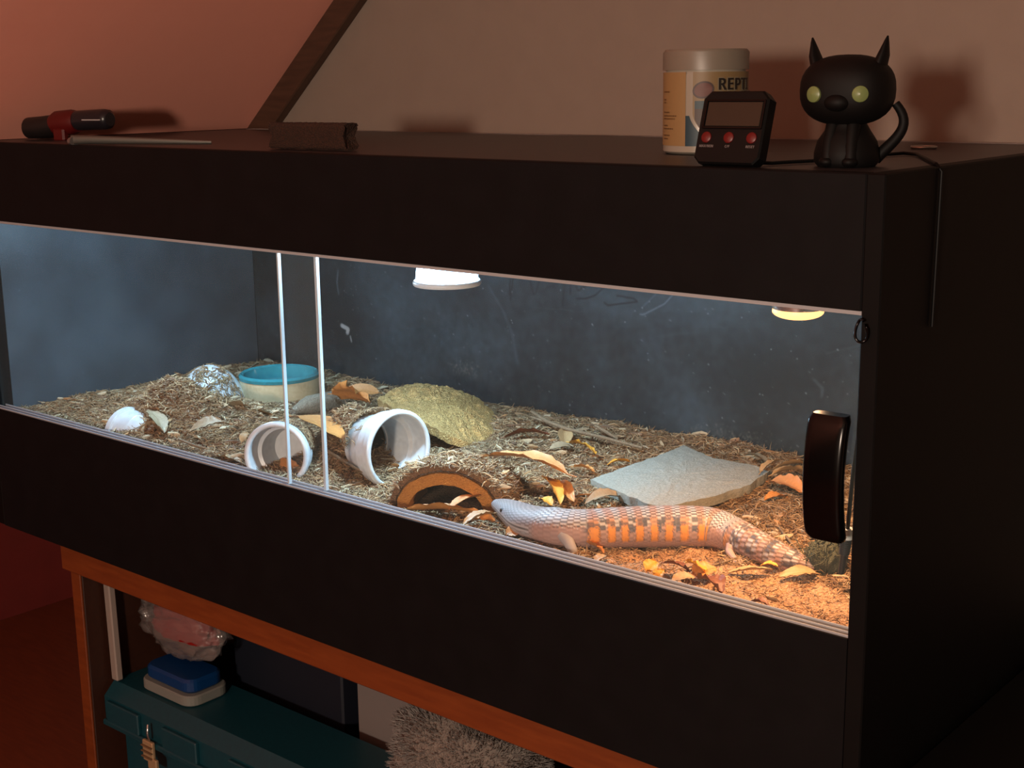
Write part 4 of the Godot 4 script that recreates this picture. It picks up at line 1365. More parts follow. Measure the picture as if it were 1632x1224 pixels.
func build_top_items() -> void:
	# ---- jar
	var jc := Vector3(-0.288, TOP, -0.205)
	var R := 0.0445
	var JH := 0.107
	var view := Vector3(cam_at.x - jc.x, 0, cam_at.z - jc.z).normalized()
	var right := Vector3(view.z, 0, -view.x)
	var t := thing("supplement_jar", "white lidded plastic jar with tan and teal label beside digital thermometer", "jar", jc)
	var g := Geo.new()
	g.lathe([Vector2(0, 0), Vector2(R - 0.004, 0), Vector2(R - 0.0005, 0.003), Vector2(R - 0.0005, JH - 0.026), Vector2(R - 0.003, JH - 0.022), Vector2(R - 0.003, JH - 0.005), Vector2(0, JH - 0.005)], 64, Transform3D(Basis.IDENTITY, jc), false)
	part("body", g, mat(Color(0.58, 0.55, 0.50), 0.3), t)
	g = Geo.new()
	g.lathe([Vector2(0, JH - 0.004), Vector2(R - 0.001, JH - 0.021), Vector2(R + 0.0005, JH - 0.021), Vector2(R + 0.0005, JH - 0.003), Vector2(R - 0.002, JH), Vector2(0, JH)].slice(1, 6), 64, Transform3D(Basis.IDENTITY, jc), false)
	part("lid", g, mat(Color(0.46, 0.43, 0.385), 0.4), t)
	var cyl := func(deg: float, y: float, out: float) -> Vector3:
		var a := deg_to_rad(deg)
		return jc + (view * cos(a) + right * sin(a)) * (R + out) + Vector3(0, y, 0)
	var patch := func(called, fa: Callable, fb: Callable, y0: float, y1: float, out: float, m: Material, parent: Node):
		var q := Geo.new()
		var rows := []
		for i in 21:
			var y := lerpf(y0, y1, i / 20.0)
			var r := PackedVector3Array()
			for j in 25: r.append(cyl.call(lerpf(fa.call(y), fb.call(y), j / 24.0), y, out))
			rows.append(r)
		q.grid(rows, false)
		return part(called, q, m, parent)
	var tan_m := mat(Color(0.55, 0.44, 0.29), 0.5)
	var tan2 := mat(Color(0.47, 0.39, 0.26), 0.5)
	var teal := mat(Color(0.04, 0.19, 0.24), 0.5)
	var dark := mat(Color(0.09, 0.07, 0.05), 0.5)
	var edge := func(y: float) -> float: return -22.0 + 30.0 * pow(clampf((0.042 - y) / 0.03, 0.0, 1.0), 1.6)
	var inner := func(y: float) -> float: return edge.call(y) + 5.0
	var lab := part("label", Geo_patch(cyl, -100, -27, 0.009, 0.084, 0.0), tan_m, t)
	patch.call("front_label", inner, func(_y): return 100.0, 0.016, 0.084, 0.0, tan2, t)
	patch.call("teal_band", func(_y): return -27.0, func(y): return edge.call(y), 0.009, 0.040, 0.0, teal, t)
	patch.call("picture", func(y): return maxf(-14.0, inner.call(y) + 1.0), func(_y): return 40.0, 0.020, 0.054, 0.0003, mat(Color(0.20, 0.12, 0.08), 0.5), t)
	patch.call("teal_sky", func(_y): return -14.0, func(_y): return 40.0, 0.047, 0.055, 0.0005, teal, t)
	# oval emblem
	g = Geo.new()
	var oval := func(cd: float, cyy: float, rx: float, ry: float, tilt: float, out: float):
		var q := Geo.new()
		var mid := q.p(cyl.call(cd, cyy, out))
		for k in 28:
			var a := TAU * k / 28.0
			var ox := rx * cos(a) * cos(tilt) - ry * sin(a) * sin(tilt)
			var oy := rx * cos(a) * sin(tilt) + ry * sin(a) * cos(tilt)
			q.p(cyl.call(cd + rad_to_deg(ox / R), cyy + oy, out))
		for k in 28: q.tri(mid, 1 + (k + 1) % 28, 1 + k)
		return q
	var em := part("emblem", oval.call(-3.0, 0.0660, 0.0112, 0.0086, 0.25, 0.0006), mat(Color(0.19, 0.07, 0.04), 0.5), t)
	part("emblem_field", oval.call(-3.0, 0.0660, 0.0092, 0.0068, 0.25, 0.0009), mat(Color(0.33, 0.12, 0.06), 0.5), em)
	# lettering
	for pass_ in 2:
		g = Geo.new()
		var out := 0.0006 if pass_ == 0 else 0.0014
		var offs := [[-0.0007, 0.0], [0.0007, 0.0], [0.0, 0.0007], [0.0, -0.0007]] if pass_ == 0 else [[0.0, 0.0]]
		for o in offs:
			add_text(g, "REPTI", 0.0165, func(q): return cyl.call(15.0 + rad_to_deg((q.x + o[0]) / R), 0.0715 + q.y + o[1], out + q.z * 0.3), 0.95)
			add_text(g, "CALCIUM", 0.0155, func(q): return cyl.call(14.0 + rad_to_deg((q.x + o[0]) / R), 0.0585 + q.y + o[1], out + q.z * 0.3), 0.9)
		part("lettering", g, mat(Color(0.48, 0.45, 0.38), 0.5) if pass_ == 0 else dark, t)
	# small print on the left panel: rows of short dark dashes
	g = Geo.new()
	var rngp := RandomNumberGenerator.new(); rngp.seed = 3
	for ln in [[0.0635, 9], [0.0555, 4], [0.0525, 4], [0.0425, 11], [0.0390, 19], [0.0360, 17], [0.0290, 8], [0.0258, 16], [0.0190, 11], [0.0155, 8]]:
		var d0 := -72.0
		var d1: float = -72.0 + ln[1] * 1.55
		var x := d0
		while x < d1:
			var w := rngp.randf_range(1.2, 3.6)
			var p0: Vector3 = cyl.call(x, ln[0], 0.0004)
			var ids := [g.p(p0), g.p(cyl.call(x + w, ln[0], 0.0004)), g.p(cyl.call(x + w, ln[0] + 0.0013, 0.0004)), g.p(cyl.call(x, ln[0] + 0.0013, 0.0004))]
			g.tri(ids[0], ids[2], ids[1]); g.tri(ids[0], ids[3], ids[2])
			x += w + 0.9
	part("small_print", g, mat(Color(0.36, 0.26, 0.16), 0.5), lab)

	# ---- digital thermometer
	var bl := gp(1103, 264, TOP)
	var br := zp(1207, 264, bl.z)
	br.y = TOP
	var ex := (br - bl).normalized()
	var mid := (bl + br) * 0.5
	var nrm := ex.cross(Vector3.UP).normalized()
	if nrm.z < 0: nrm = -nrm
	var up := (Vector3.UP * cos(0.30) - nrm * sin(0.30)).normalized()
	var fz := ex.cross(up).normalized()
	var bas := Basis(ex, up, fz)
	t = thing("digital_thermometer", "black digital thermometer with grey screen and three red buttons, leaning back", "thermometer", mid)
	var xf := Transform3D(bas, mid + Vector3(0, 0.002, 0))
	var hw := bl.distance_to(br) * 0.5
	var hh := 0.067
	g = Geo.new()
	g.prism([Vector2(-hw + 0.006, 0), Vector2(hw - 0.006, 0), Vector2(hw, 0.006), Vector2(hw, hh - 0.007), Vector2(hw - 0.007, hh), Vector2(-hw + 0.007, hh), Vector2(-hw, hh - 0.007), Vector2(-hw, 0.006)], 0.015, Transform3D(bas, mid + Vector3(0, 0.0025, 0) - fz * 0.015), 0.0016)
	var cs := part("case", g, M.black_plastic, t)
	g = Geo.new()
	g.box(xf * Vector3(0.001, 0.046, 0.0004), Vector3(0.056, 0.022, 0.001), 0.0003, bas)
	part("screen", g, mat(Color(0.17, 0.15, 0.12), 0.2), t)
	g = Geo.new()
	for s in [[Vector3(0.001, 0.0585, 0.0006), Vector3(0.061, 0.002, 0.0014)], [Vector3(0.001, 0.0335, 0.0006), Vector3(0.061, 0.002, 0.0014)], [Vector3(-0.029, 0.046, 0.0006), Vector3(0.002, 0.026, 0.0014)], [Vector3(0.031, 0.046, 0.0006), Vector3(0.002, 0.026, 0.0014)]]:
		g.box(xf * s[0], s[1], 0.0004, bas)
	part("bezel", g, M.black_gloss, cs)
	for k in 3:
		g = Geo.new()
		var bx := -0.0235 + 0.0235 * k
		g.lathe([Vector2(0.0052, 0), Vector2(0.0050, 0.0012), Vector2(0.0036, 0.0021), Vector2(0, 0.0024)], 24, Transform3D(Basis(ex, fz, -up), xf * Vector3(bx, 0.0245, 0)), false)
		part("button", g, mat(Color(0.36, 0.035, 0.035), 0.45), t)
		g = Geo.new()
		var word: String = ["MAX/MIN", "C/F", "RESET"][k]
		var wd: float = [0.0125, 0.0058, 0.0095][k]
		add_text(g, word, 0.0030, func(q): return xf * Vector3(bx - wd * 0.5 + q.x, 0.0165 + q.y, 0.0003 + q.z * 0.3))
		part("lettering", g, mat(Color(0.42, 0.40, 0.40), 0.5), t)
	g = Geo.new()      # prop behind
	g.box(mid - nrm * 0.022 + Vector3(0, 0.015, 0), Vector3(0.03, 0.034, 0.003), 0.0008, Basis(ex, (up + Vector3.UP * 0.2 + nrm * 0.8).normalized(), ex.cross((up + Vector3.UP * 0.2 + nrm * 0.8).normalized())))
	part("prop", g, M.black_plastic, t)
	# its cable, across the top and over the right edge
	g = Geo.new()
	var pth := [mid + ex * 0.02 - nrm * 0.012 + Vector3(0, 0.004, 0)]
	for q in [[1230, 260], [1262, 258], [1300, 256], [1345, 254], [1385, 250], [1412, 246], [1440, 244], [1462, 246]]: pth.append(gp(q[0], q[1], TOP + 0.0020))
	for q in [Vector3(0.012, TOP + 0.002, -0.108), Vector3(0.0195, TOP - 0.004, -0.104), Vector3(0.0195, TOP - 0.14, -0.10)]: pth.append(q)
	var rr := []
	for q in pth: rr.append(0.0017)
	g.tube(pth, rr, 8)
	solo("thermometer_cable", g, M.black_plastic, "thin black cable from the thermometer across the enclosure top", "cable")
	# small cable grommet near the back right
	g = Geo.new()
	var gm := gp(1472, 236, TOP + 0.001)
	var prof := []
	for k in 10: prof.append(Vector2(0.0125 + cos(TAU * k / 10.0) * 0.0018, 0.001 + sin(TAU * k / 10.0) * 0.0018))
	g.lathe(prof, 32, Transform3D(Basis.IDENTITY, gm))
	solo("metal_ring", g, mat(Color(0.6, 0.58, 0.56), 0.25, 0.8), "small metal ring lying on the enclosure top near the wall", "ring")

	# ---- plain black toy cat (generic ornament)
	var cc := gp(1345, 266, TOP)
	cc += Vector3(-0.004, 0, -0.012)
	var vw := Vector3(cam_at.x - cc.x, 0, cam_at.z - cc.z).normalized()
	vw = vw.rotated(Vector3.UP, -0.30)         # looks a little to one side
	var vr := Vector3(vw.z, 0, -vw.x)
	t = thing("cat_figurine", "black toy cat figurine with big round head and pale green eyes", "figurine", cc)
	var figm := mat(Color(0.035, 0.03, 0.03), 0.6, 0.0, 0.3)
	var blob := func(q: Geo, c: Vector3, rad: Vector3, ex_: float):
		var rows := []
		for i in 19:
			var ph := PI * i / 18.0
			var r := PackedVector3Array()
			for j in 32:
				var th := TAU * j / 32.0
				var sx := sin(ph) * cos(th)
				var sy := cos(ph)
				var sz := sin(ph) * sin(th)
				var w := Vector3(signf(sx) * pow(absf(sx), ex_) * rad.x, signf(sy) * pow(absf(sy), ex_) * rad.y, signf(sz) * pow(absf(sz), ex_) * rad.z)
				r.append(c + vr * w.x + Vector3.UP * w.y + vw * w.z)
			rows.append(r)
		var from := q.ix.size()
		q.grid(rows, true); q.fix(from)
	g = Geo.new()
	# seated body: one turned shape, wide at the haunches
	var bprof := [Vector2(0, 0.0), Vector2(0.025, 0.0), Vector2(0.0285, 0.004), Vector2(0.0285, 0.012), Vector2(0.026, 0.022), Vector2(0.020, 0.031), Vector2(0.0165, 0.037), Vector2(0.017, 0.044), Vector2(0, 0.046)]
	g.lathe(bprof, 40, Transform3D(Basis(vr, Vector3.UP, -vw), cc), false)
	for s in [-1, 1]:
		blob.call(g, cc + vr * 0.010 * s + vw * 0.022 + Vector3(0, 0.005, 0), Vector3(0.0075, 0.005, 0.009), 1.0)
		g.tube([cc + vr * 0.009 * s + vw * 0.012 + Vector3(0, 0.036, 0), cc + vr * 0.010 * s + vw * 0.021 + Vector3(0, 0.018, 0), cc + vr * 0.010 * s + vw * 0.023 + Vector3(0, 0.004, 0)], [0.0065, 0.006, 0.0062], 14)
	part("body", g, figm, t)
	g = Geo.new()
	var hc := cc + Vector3(0, 0.066, 0) + vw * 0.004
	blob.call(g, hc, Vector3(0.041, 0.0305, 0.033), 0.82)
	blob.call(g, hc + vw * 0.027 + Vector3(0, -0.010, 0), Vector3(0.012, 0.008, 0.010), 1.0)
	var hd := part("head", g, figm, t)
	for s in [-1, 1]:
		g = Geo.new()
		var e0: Vector3 = hc + vr * 0.0265 * s + Vector3(0, 0.018, 0)
		g.tube([e0, e0 + vr * 0.004 * s + Vector3(0, 0.012, 0), e0 + vr * 0.006 * s + Vector3(0, 0.023, 0), e0 + vr * 0.0068 * s + Vector3(0, 0.0275, 0)], [0.0125, 0.0095, 0.004, 0.0012], 20, 0.5)
		part("ear", g, figm, hd)
		g = Geo.new()
		var ec: Vector3 = hc + vr * 0.0205 * s + vw * 0.0305 + Vector3(0, -0.003, 0)
		var en: Vector3 = (vw + vr * 0.35 * s).normalized()
		g.lathe([Vector2(0.0072, -0.002), Vector2(0.0068, 0.0006), Vector2(0.004, 0.0022), Vector2(0, 0.0027)], 24, facing(ec, en), false)
		part("eye", g, mat(Color(0.43, 0.49, 0.30), 0.35), hd)
	g = Geo.new()
	var tp := []
	var trd := []
	for k in 15:
		var u := k / 14.0
		var an := lerpf(-0.5, 2.6, u)
		tp.append(cc + vr * (0.030 + 0.016 * sin(an)) - vw * 0.012 + Vector3(0, 0.006 + 0.048 * u, 0)); trd.append(0.0055 - 0.0018 * u)
	g.tube(tp, trd, 14)
	part("tail", g, figm, t)

	# ---- rough brown block
	g = Geo.new()
	var ba := gp(430, 238, TOP)
	var bb := gp(548, 241, TOP)
	var ax := (bb - ba)
	var bl_len := ax.length()
	ax = ax.normalized()
	var az := ax.cross(Vector3.UP).normalized()
	if az.z > 0: az = -az        # back
	var rows := []
	var nu := 40
	for i in nu + 1:
		var u := i / float(nu)
		var r := PackedVector3Array()
		for j in 28:
			var a := TAU * j / 28.0
			var cx := signf(cos(a)) * pow(absf(cos(a)), 0.35)
			var cy := signf(sin(a)) * pow(absf(sin(a)), 0.35)
			var groove := 0.0
			if u < 0.04 or u > 0.96: groove = 0.18 * (1.0 - absf(cy))
			var q := ba + ax * (bl_len * u + (0.004 * nz2.get_noise_2d(a * 3.0, 2.0) + 0.006 * (absf(cy) - 0.5)) * (1.0 if u > 0.5 else -1.0) * (1.0 if (u < 0.06 or u > 0.94) else 0.0)) + az * (0.012 + 0.012 * cx * (1.0 - groove)) + Vector3(0, 0.0165 + 0.0155 * cy + 0.0010 * nz2.get_noise_2d(u * 30.0, a * 4.0), 0)
			r.append(q)
		rows.append(r)
	var ca := PackedVector3Array(); var cb := PackedVector3Array()
	for j in 28:
		ca.append(ba + az * 0.012 + ax * 0.006 + Vector3(0, 0.016, 0)); cb.append(bb + az * 0.012 - ax * 0.006 + Vector3(0, 0.016, 0))
	g.grid([ca, rows[0]], true); g.grid(rows, true); g.grid([rows[nu], cb], true)
	g.fix(0)
	solo("bark_block", g, textured(Color(0.14, 0.07, 0.03), Color(0.24, 0.125, 0.055), Vector3(14, 14, 14), 0.03, 0.85, 0.3, 91), "rough dark brown block of bark on the enclosure top", "block")

	# ---- black and red hand tool
	var ta := gp(44, 223, TOP)
	var tb := gp(196, 213, TOP + 0.016)
	tb = gp(196, 215, TOP + 0.010)
	ta = gp(46, 222, TOP)
	var ta_c := ta + Vector3(0, 0.017, 0)
	var dirx := Vector3(tb.x - ta.x, 0, tb.z - ta.z)
	# keep it near the front edge: run it along the enclosure
	dirx = Vector3(0.97, 0, -0.24).normalized()
	var tl := 0.165
	t = thing("hand_tool", "chunky black and red hand tool lying beside the steel tongs", "tool", ta)
	g = Geo.new()
	var P0 := ta_c
	g.tube([P0, P0 + dirx * 0.003, P0 + dirx * 0.03 + Vector3(0, 0.001, 0), P0 + dirx * 0.06 + Vector3(0, 0.004, 0)], [0.011, 0.0158, 0.0165, 0.0165], 24)
	part("grip", g, mat(Color(0.09, 0.07, 0.07), 0.5), t)
	g = Geo.new()
	g.tube([P0 + dirx * 0.056 + Vector3(0, 0.004, 0), P0 + dirx * 0.064 + Vector3(0, 0.007, 0), P0 + dirx * 0.092 + Vector3(0, 0.009, 0), P0 + dirx * 0.102 + Vector3(0, 0.010, 0)], [0.016, 0.0185, 0.0185, 0.0155], 24)
	var cm := part("collar", g, mat(Color(0.33, 0.04, 0.035), 0.45), t)
	g = Geo.new()
	g.box(P0 + dirx * 0.08 + Vector3(0, -0.009, 0.012), Vector3(0.022, 0.020, 0.012), 0.003, Basis(dirx, Vector3.UP, dirx.cross(Vector3.UP)))
	part("trigger", g, mat(Color(0.33, 0.04, 0.035), 0.45), cm)
	g = Geo.new()
	g.tube([P0 + dirx * 0.10 + Vector3(0, 0.011, 0), P0 + dirx * 0.155 + Vector3(0, 0.013, 0), P0 + dirx * 0.162 + Vector3(0, 0.013, 0), P0 + dirx * 0.165 + Vector3(0, 0.013, 0)], [0.0145, 0.0150, 0.0140, 0.010], 24)
	part("barrel", g, mat(Color(0.12, 0.11, 0.13), 0.3), t)
	g = Geo.new()
	g.box(P0 + dirx * 0.145 + Vector3(0, 0.0125, 0.0150), Vector3(0.036, 0.0016, 0.0016), 0.0005, Basis(dirx, Vector3.UP, dirx.cross(Vector3.UP)))
	part("stripe", g, mat(Color(0.7, 0.68, 0.68), 0.3), t)

	# ---- steel tongs
	var s0 := gp(117, 226, TOP + 0.004)
	var s1 := gp(337, 227, TOP + 0.002)
	t = thing("steel_tongs", "long steel tongs tapering to a bright point in front of hand tool", "tongs", Vector3(s0.x, TOP, s0.z))
	for k in 2:
		g = Geo.new()
		var y0 := TOP + 0.0013 + (0.0085 if k == 1 else 0.0)
		var pa := []
		var pr := []
		for i in 9:
			var u := i / 8.0
			var q := Vector3(lerpf(s0.x, s1.x, u), lerpf(y0, TOP + 0.0014 + 0.0016 * k, pow(u, 1.5)), lerpf(s0.z, s1.z, u))
			q.y = TOP + 0.0006 + lerpf(0.0066, 0.0014, pow(u, 1.1)); q.z += (0.003 if k == 0 else -0.003) * (1.0 - u)
			pa.append(q); pr.append(lerpf(0.0022, 0.0008, pow(u, 1.1)))
		g.tube(pa, pr, 10, 3.0 if k == 0 else 2.9)
		part("arm", g, mat(Color(0.40, 0.40, 0.38), 0.35, 0.8), t)
	g = Geo.new()
	g.tube([s0 + Vector3(-0.004, 0.001, 0), s0 + Vector3(0.004, 0.001, 0)], [0.0075, 0.0085], 16, 0.7)
	part("joint", g, mat(Color(0.55, 0.55, 0.55), 0.35, 0.8), t)
func Geo_patch(cyl: Callable, d0: float, d1: float, y0: float, y1: float, out: float) -> Geo:
	var q := Geo.new()
	var rows := []
	for i in 3:
		var r := PackedVector3Array()
		for j in 25: r.append(cyl.call(lerpf(d0, d1, j / 24.0), lerpf(y0, y1, i / 2.0), out))
		rows.append(r)
	q.grid(rows, false)
	return q

# ---------------------------------------------------------------- things stored in the stand
func build_stand_items() -> void:
	var zf := -0.062
	# added black cabinet, covers the lit wall so this corner stays dark
	var bt := thing("added_cabinet", "added black cabinet keeping the corner right of the wooden stand dark", "cabinet", Vector3(0.36, 0.02, -0.285))
	var bg := Geo.new()
	bg.box(Vector3(0.36, 0.245, -0.24), Vector3(0.65, 0.45, 0.60), 0.003)
	part("body", bg, M.end_black, bt)
	bg = Geo.new()
	bg.box(Vector3(0.36, 0.48, -0.235), Vector3(0.67, 0.02, 0.62), 0.003)
	part("top", bg, M.end_black, bt)
	for k in 2:
		bg = Geo.new()
		bg.box(Vector3(0.205 + 0.31 * k, 0.24, 0.068), Vector3(0.30, 0.40, 0.016), 0.003)
		var dr := part("door", bg, M.end_black, bt)
		bg = Geo.new()
		bg.tube([Vector3(0.335 + 0.05 * k, 0.29, 0.09), Vector3(0.335 + 0.05 * k, 0.37, 0.09)], [0.005, 0.005], 10)
		bg.tube([Vector3(0.335 + 0.05 * k, 0.30, 0.074), Vector3(0.335 + 0.05 * k, 0.30, 0.09)], [0.004, 0.004], 8)
		bg.tube([Vector3(0.335 + 0.05 * k, 0.36, 0.074), Vector3(0.335 + 0.05 * k, 0.36, 0.09)], [0.004, 0.004], 8)
		part("handle", bg, M.black_plastic, dr)
	# teal toolbox
	var q0 := zp(172, 1090, zf)
	var x0 := maxf(q0.x, -1.296)
	var x1 := x0 + 0.60
	var yt := 0.205
	var t := thing("toolbox", "teal plastic toolbox with metal latch inside the wooden stand", "toolbox", Vector3((x0 + x1) * 0.5, 0.03, zf - 0.066))
	var teal := textured(Color(0.025, 0.20, 0.245), Color(0.035, 0.24, 0.28), Vector3(6, 6, 6), 0.03, 0.45, 0.0, 101)
	var g := Geo.new()
	var xm := (x0 + x1) * 0.5
	g.box(Vector3(xm, 0.03 + 0.062, zf - 0.066), Vector3(x1 - x0 - 0.03, 0.125, 0.112), 0.008)
	part("body", g, teal, t)
	g = Geo.new()
	# lid: sloped profile along the length
	var lp := [Vector2(0, 0.145), Vector2(0.008, 0.14), Vector2(0.008, 0.185), Vector2(-0.012, yt), Vector2(-0.118, yt), Vector2(-0.132, 0.185), Vector2(-0.132, 0.145)]
	g.prism(lp, x1 - x0, Transform3D(Basis(Vector3(0, 0, 1), Vector3.UP, Vector3(1, 0, 0)), Vector3(x0, 0, zf)), 0.0)
	var lid := part("lid", g, teal, t)
	for xr in [x0 + 0.055, x0 + 0.20, x0 + 0.36, x0 + 0.52]:
		g = Geo.new()
		g.box(Vector3(xr, 0.165, zf + 0.011), Vector3(0.085, 0.034, 0.008), 0.003)
		part("raised_panel", g, teal, lid)
	g = Geo.new()
	g.box(Vector3(xm, 0.143, zf + 0.008), Vector3(x1 - x0, 0.010, 0.014), 0.003)
	part("lip", g, teal, lid)
	var lx := x0 + 0.128
	g = Geo.new()
	g.box(Vector3(lx, 0.135, zf + 0.018), Vector3(0.026, 0.034, 0.006), 0.002)
	g.box(Vector3(lx + 0.012, 0.118, zf + 0.020), Vector3(0.022, 0.018, 0.006), 0.002)
	var la := part("latch", g, mat(Color(0.66, 0.55, 0.42), 0.4, 0.3), t)
	for k in 3:
		g = Geo.new()
		g.box(Vector3(lx, 0.126 + 0.009 * k, zf + 0.0225), Vector3(0.026, 0.0022, 0.004), 0.0006)
		part("rib", g, mat(Color(0.45, 0.36, 0.27), 0.4, 0.3), la)
	g = Geo.new()
	var hp := []
	for k in 9: hp.append(Vector3(lx + 0.004 + 0.003 * sin(k * 0.4), 0.156 + 0.024 * k / 8.0, zf + 0.019 + 0.004 * sin(PI * k / 8.0)))
	g.tube(hp, [0.002, 0.002, 0.002, 0.002, 0.002, 0.002, 0.002, 0.002, 0.002], 8)
	part("hasp", g, mat(Color(0.75, 0.75, 0.75), 0.2, 0.9), la)
	# blue lidded box on the toolbox
	var cb := Vector3(x0 + 0.120, yt, zf - 0.060)
	t = thing("lunch_box", "small box with blue lid and whitish base standing on toolbox", "box", cb)
	var rounded := func(hx: float, hz: float, r: float) -> Array:
		var o := []
		for s in [[1, 1, 0.0], [-1, 1, PI / 2], [-1, -1, PI], [1, -1, PI * 1.5]]:
			for k in 7:
				var a: float = s[2] + PI / 2 * k / 6.0
				o.append(Vector2(s[0] * (hx - r) + cos(a) * r, s[1] * (hz - r) + sin(a) * r))
		return o
	g = Geo.new()
	var flat := Basis(Vector3(1, 0, 0), Vector3(0, 0, 1), Vector3(0, 1, 0))
	g.prism(rounded.call(0.066, 0.040, 0.022), 0.017, Transform3D(flat, cb + Vector3(0, 0.001, 0)), 0.002)
	part("base", g, mat(Color(0.45, 0.46, 0.44), 0.45), t)
	g = Geo.new()
	g.prism(rounded.call(0.060, 0.034, 0.02), 0.022, Transform3D(flat, cb + Vector3(0, 0.0185, 0)), 0.004)
	part("lid", g, mat(Color(0.01, 0.19, 0.38), 0.35), t)
	# clear bag with red print behind
	t = thing("plastic_bag", "crumpled clear plastic bag with red print lying on the blue lid", "bag", cb + Vector3(0, 0.041, 0))
	var bagm := mat(Color(0.70, 0.67, 0.66, 0.20), 0.12)
	bagm.transparency = BaseMaterial3D.TRANSPARENCY_ALPHA
	var crumple := func(c: Vector3, rad: Vector3, sd: float, y0: float, y1: float) -> Geo:
		var q := Geo.new()
		var rows := []
		for i in 29:
			var ph := PI * lerpf(y0, y1, i / 28.0)
			var r := PackedVector3Array()
			for j in 48:
				var th := TAU * j / 48.0
				var n := Vector3(sin(ph) * cos(th), cos(ph), sin(ph) * sin(th))
				var k := 1.0 + 0.22 * nz.get_noise_3d(n.x * 2.2 + sd, n.y * 2.2, n.z * 2.2) + 0.10 * absf(nz2.get_noise_3d(n.x * 5.0, n.y * 5.0 + sd, n.z * 5.0))
				r.append(c + Vector3(n.x * rad.x, n.y * rad.y, n.z * rad.z) * k)
			rows.append(r)
		q.grid(rows, true); q.fix(0)
		return q
	var bc := cb + Vector3(-0.012, 0.108, -0.012)
	part("film", crumple.call(bc, Vector3(0.100, 0.056, 0.036), 2.0, 0.0, 1.0), bagm, t)
	part("red_print", crumple.call(bc + Vector3(0.012, -0.012, 0.002), Vector3(0.075, 0.050, 0.030), 2.0, 0.05, 0.52), mat(Color(0.46, 0.05, 0.045), 0.4), t)
	part("contents", crumple.call(bc + Vector3(0.0, -0.022, 0), Vector3(0.078, 0.028, 0.026), 6.0, 0.0, 1.0), mat(Color(0.30, 0.25, 0.235), 0.5), t)
	# white boards standing in the left corner
	g = Geo.new()
	g.box(Vector3(x0 + 0.008, 0.303, zf - 0.012), Vector3(0.016, 0.19, 0.012), 0.002, Basis(Vector3.BACK, 0.02))
	solo("cable_duct", g, mat(Color(0.55, 0.50, 0.47), 0.5), "narrow white plastic duct standing on the toolbox beside the left panel", "duct")
	# navy box behind
	t = thing("storage_box", "dark navy cardboard box behind the teal toolbox", "box", Vector3(-1.04, 0.03, -0.275))
	g = Geo.new()
	g.box(Vector3(-1.04, 0.03 + 0.16, -0.275), Vector3(0.255, 0.32, 0.12), 0.003)
	part("body", g, mat(Color(0.05, 0.07, 0.12), 0.6), t)
	g = Geo.new()
	g.box(Vector3(-1.04, 0.03 + 0.335, -0.275), Vector3(0.261, 0.03, 0.126), 0.003)
	part("lid", g, mat(Color(0.045, 0.06, 0.10), 0.6), t)
	# grey translucent tub
	t = thing("storage_tub", "grey translucent plastic tub beside the navy box", "tub", Vector3(-0.775, 0.03, -0.285))
	g = Geo.new()
	g.box(Vector3(-0.775, 0.03 + 0.15, -0.285), Vector3(0.23, 0.30, 0.14), 0.012)
	part("body", g, mat(Color(0.46, 0.43, 0.42), 0.4), t)
	g = Geo.new()
	g.box(Vector3(-0.775, 0.03 + 0.311, -0.285), Vector3(0.242, 0.02, 0.152), 0.005)
	part("lid", g, mat(Color(0.55, 0.51, 0.49), 0.4), t)
	# folded fluffy grey blanket
	t = thing("fluffy_blanket", "fluffy grey folded blanket hanging out under the wooden rail", "blanket", Vector3(-0.55, 0.03, -0.12))
	var fc := Vector3(-0.560, 0.285, -0.115)
	g = Geo.new()
	rows_blob(g, fc, Vector3(0.105, 0.085, 0.065))
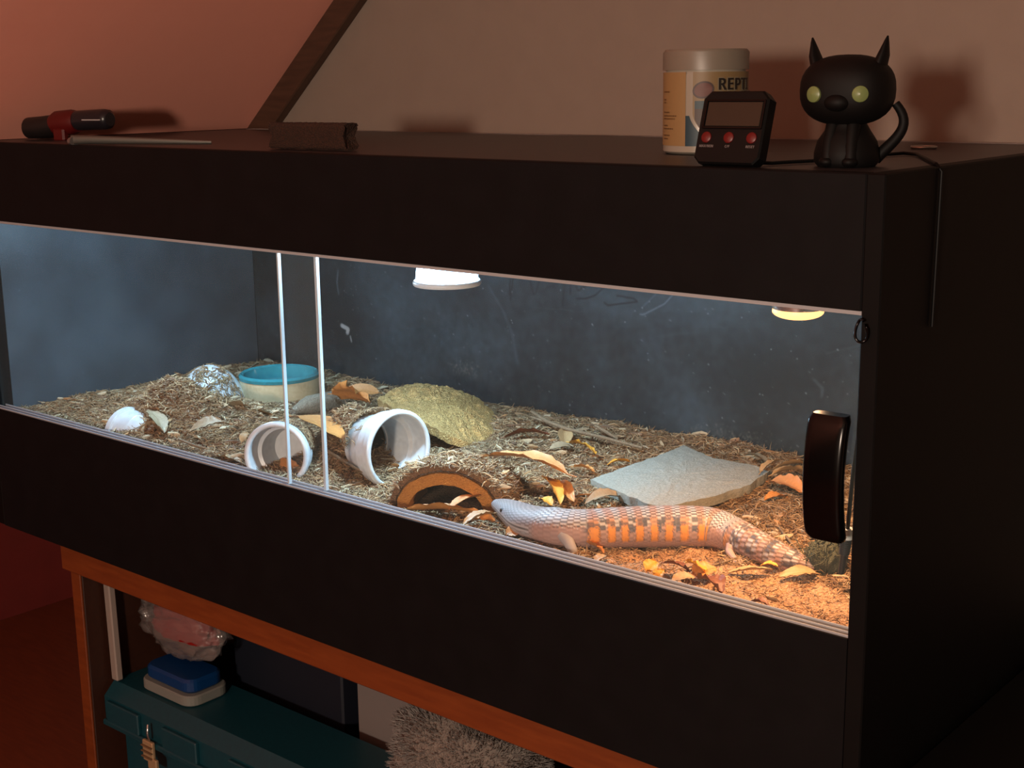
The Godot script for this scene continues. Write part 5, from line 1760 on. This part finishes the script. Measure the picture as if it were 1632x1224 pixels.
	part("cloth", g, textured(Color(0.40, 0.37, 0.35), Color(0.58, 0.54, 0.50), Vector3(10, 10, 10), 0.03, 0.95, 0.4, 105), t)
	var mm := MultiMesh.new()
	mm.transform_format = MultiMesh.TRANSFORM_3D; mm.use_colors = true
	var hair := Geo.new()
	hair.tube([Vector3(0, 0, 0), Vector3(0.1, 0.55, 0), Vector3(0.35, 1.0, 0)], [0.06, 0.045, 0.01], 4)
	mm.mesh = hair.mesh()
	mm.instance_count = 9000
	for i in 9000:
		var n := Vector3(rng.randfn(), rng.randfn(), rng.randfn()).normalized()
		var b := Basis(Quaternion(Vector3.UP, n)) * Basis(Vector3.UP, rng.randf() * TAU)
		var l := rng.randf_range(0.006, 0.012)
		mm.set_instance_transform(i, Transform3D(b.scaled(Vector3(l, l, l)), blob_point(fc, Vector3(0.105, 0.085, 0.065), n)))
		var v := rng.randf_range(0.13, 0.30)
		mm.set_instance_color(i, Color(v, v * 0.92, v * 0.86))
	var o := MultiMeshInstance3D.new()
	o.multimesh = mm; o.name = "pile"; o.material_override = tinted(0.9)
	t.add_child(o)
	o.position = -t.position
	o.set_meta("kind", "stuff")
	# what it lies on
	g = Geo.new()
	g.box(Vector3(-0.47, 0.03 + 0.083, -0.14), Vector3(0.36, 0.165, 0.14), 0.004)
	solo("cardboard_box", g, mat(Color(0.16, 0.12, 0.10), 0.8), "dark cardboard box under the fluffy grey blanket", "box")
func blob_point(c: Vector3, rad: Vector3, n: Vector3) -> Vector3:
	var k := 1.0 + 0.16 * nz.get_noise_3dv(n * 1.6)
	var e := Vector3(signf(n.x) * pow(absf(n.x), 0.75), signf(n.y) * pow(absf(n.y), 0.75), signf(n.z) * pow(absf(n.z), 0.75))
	return c + e * rad * k
func rows_blob(g: Geo, c: Vector3, rad: Vector3) -> void:
	var rows := []
	for i in 25:
		var ph := PI * i / 24.0
		var r := PackedVector3Array()
		for j in 40:
			var th := TAU * j / 40.0
			r.append(blob_point(c, rad, Vector3(sin(ph) * cos(th), cos(ph), sin(ph) * sin(th))))
		rows.append(r)
	g.grid(rows, true); g.fix(0)
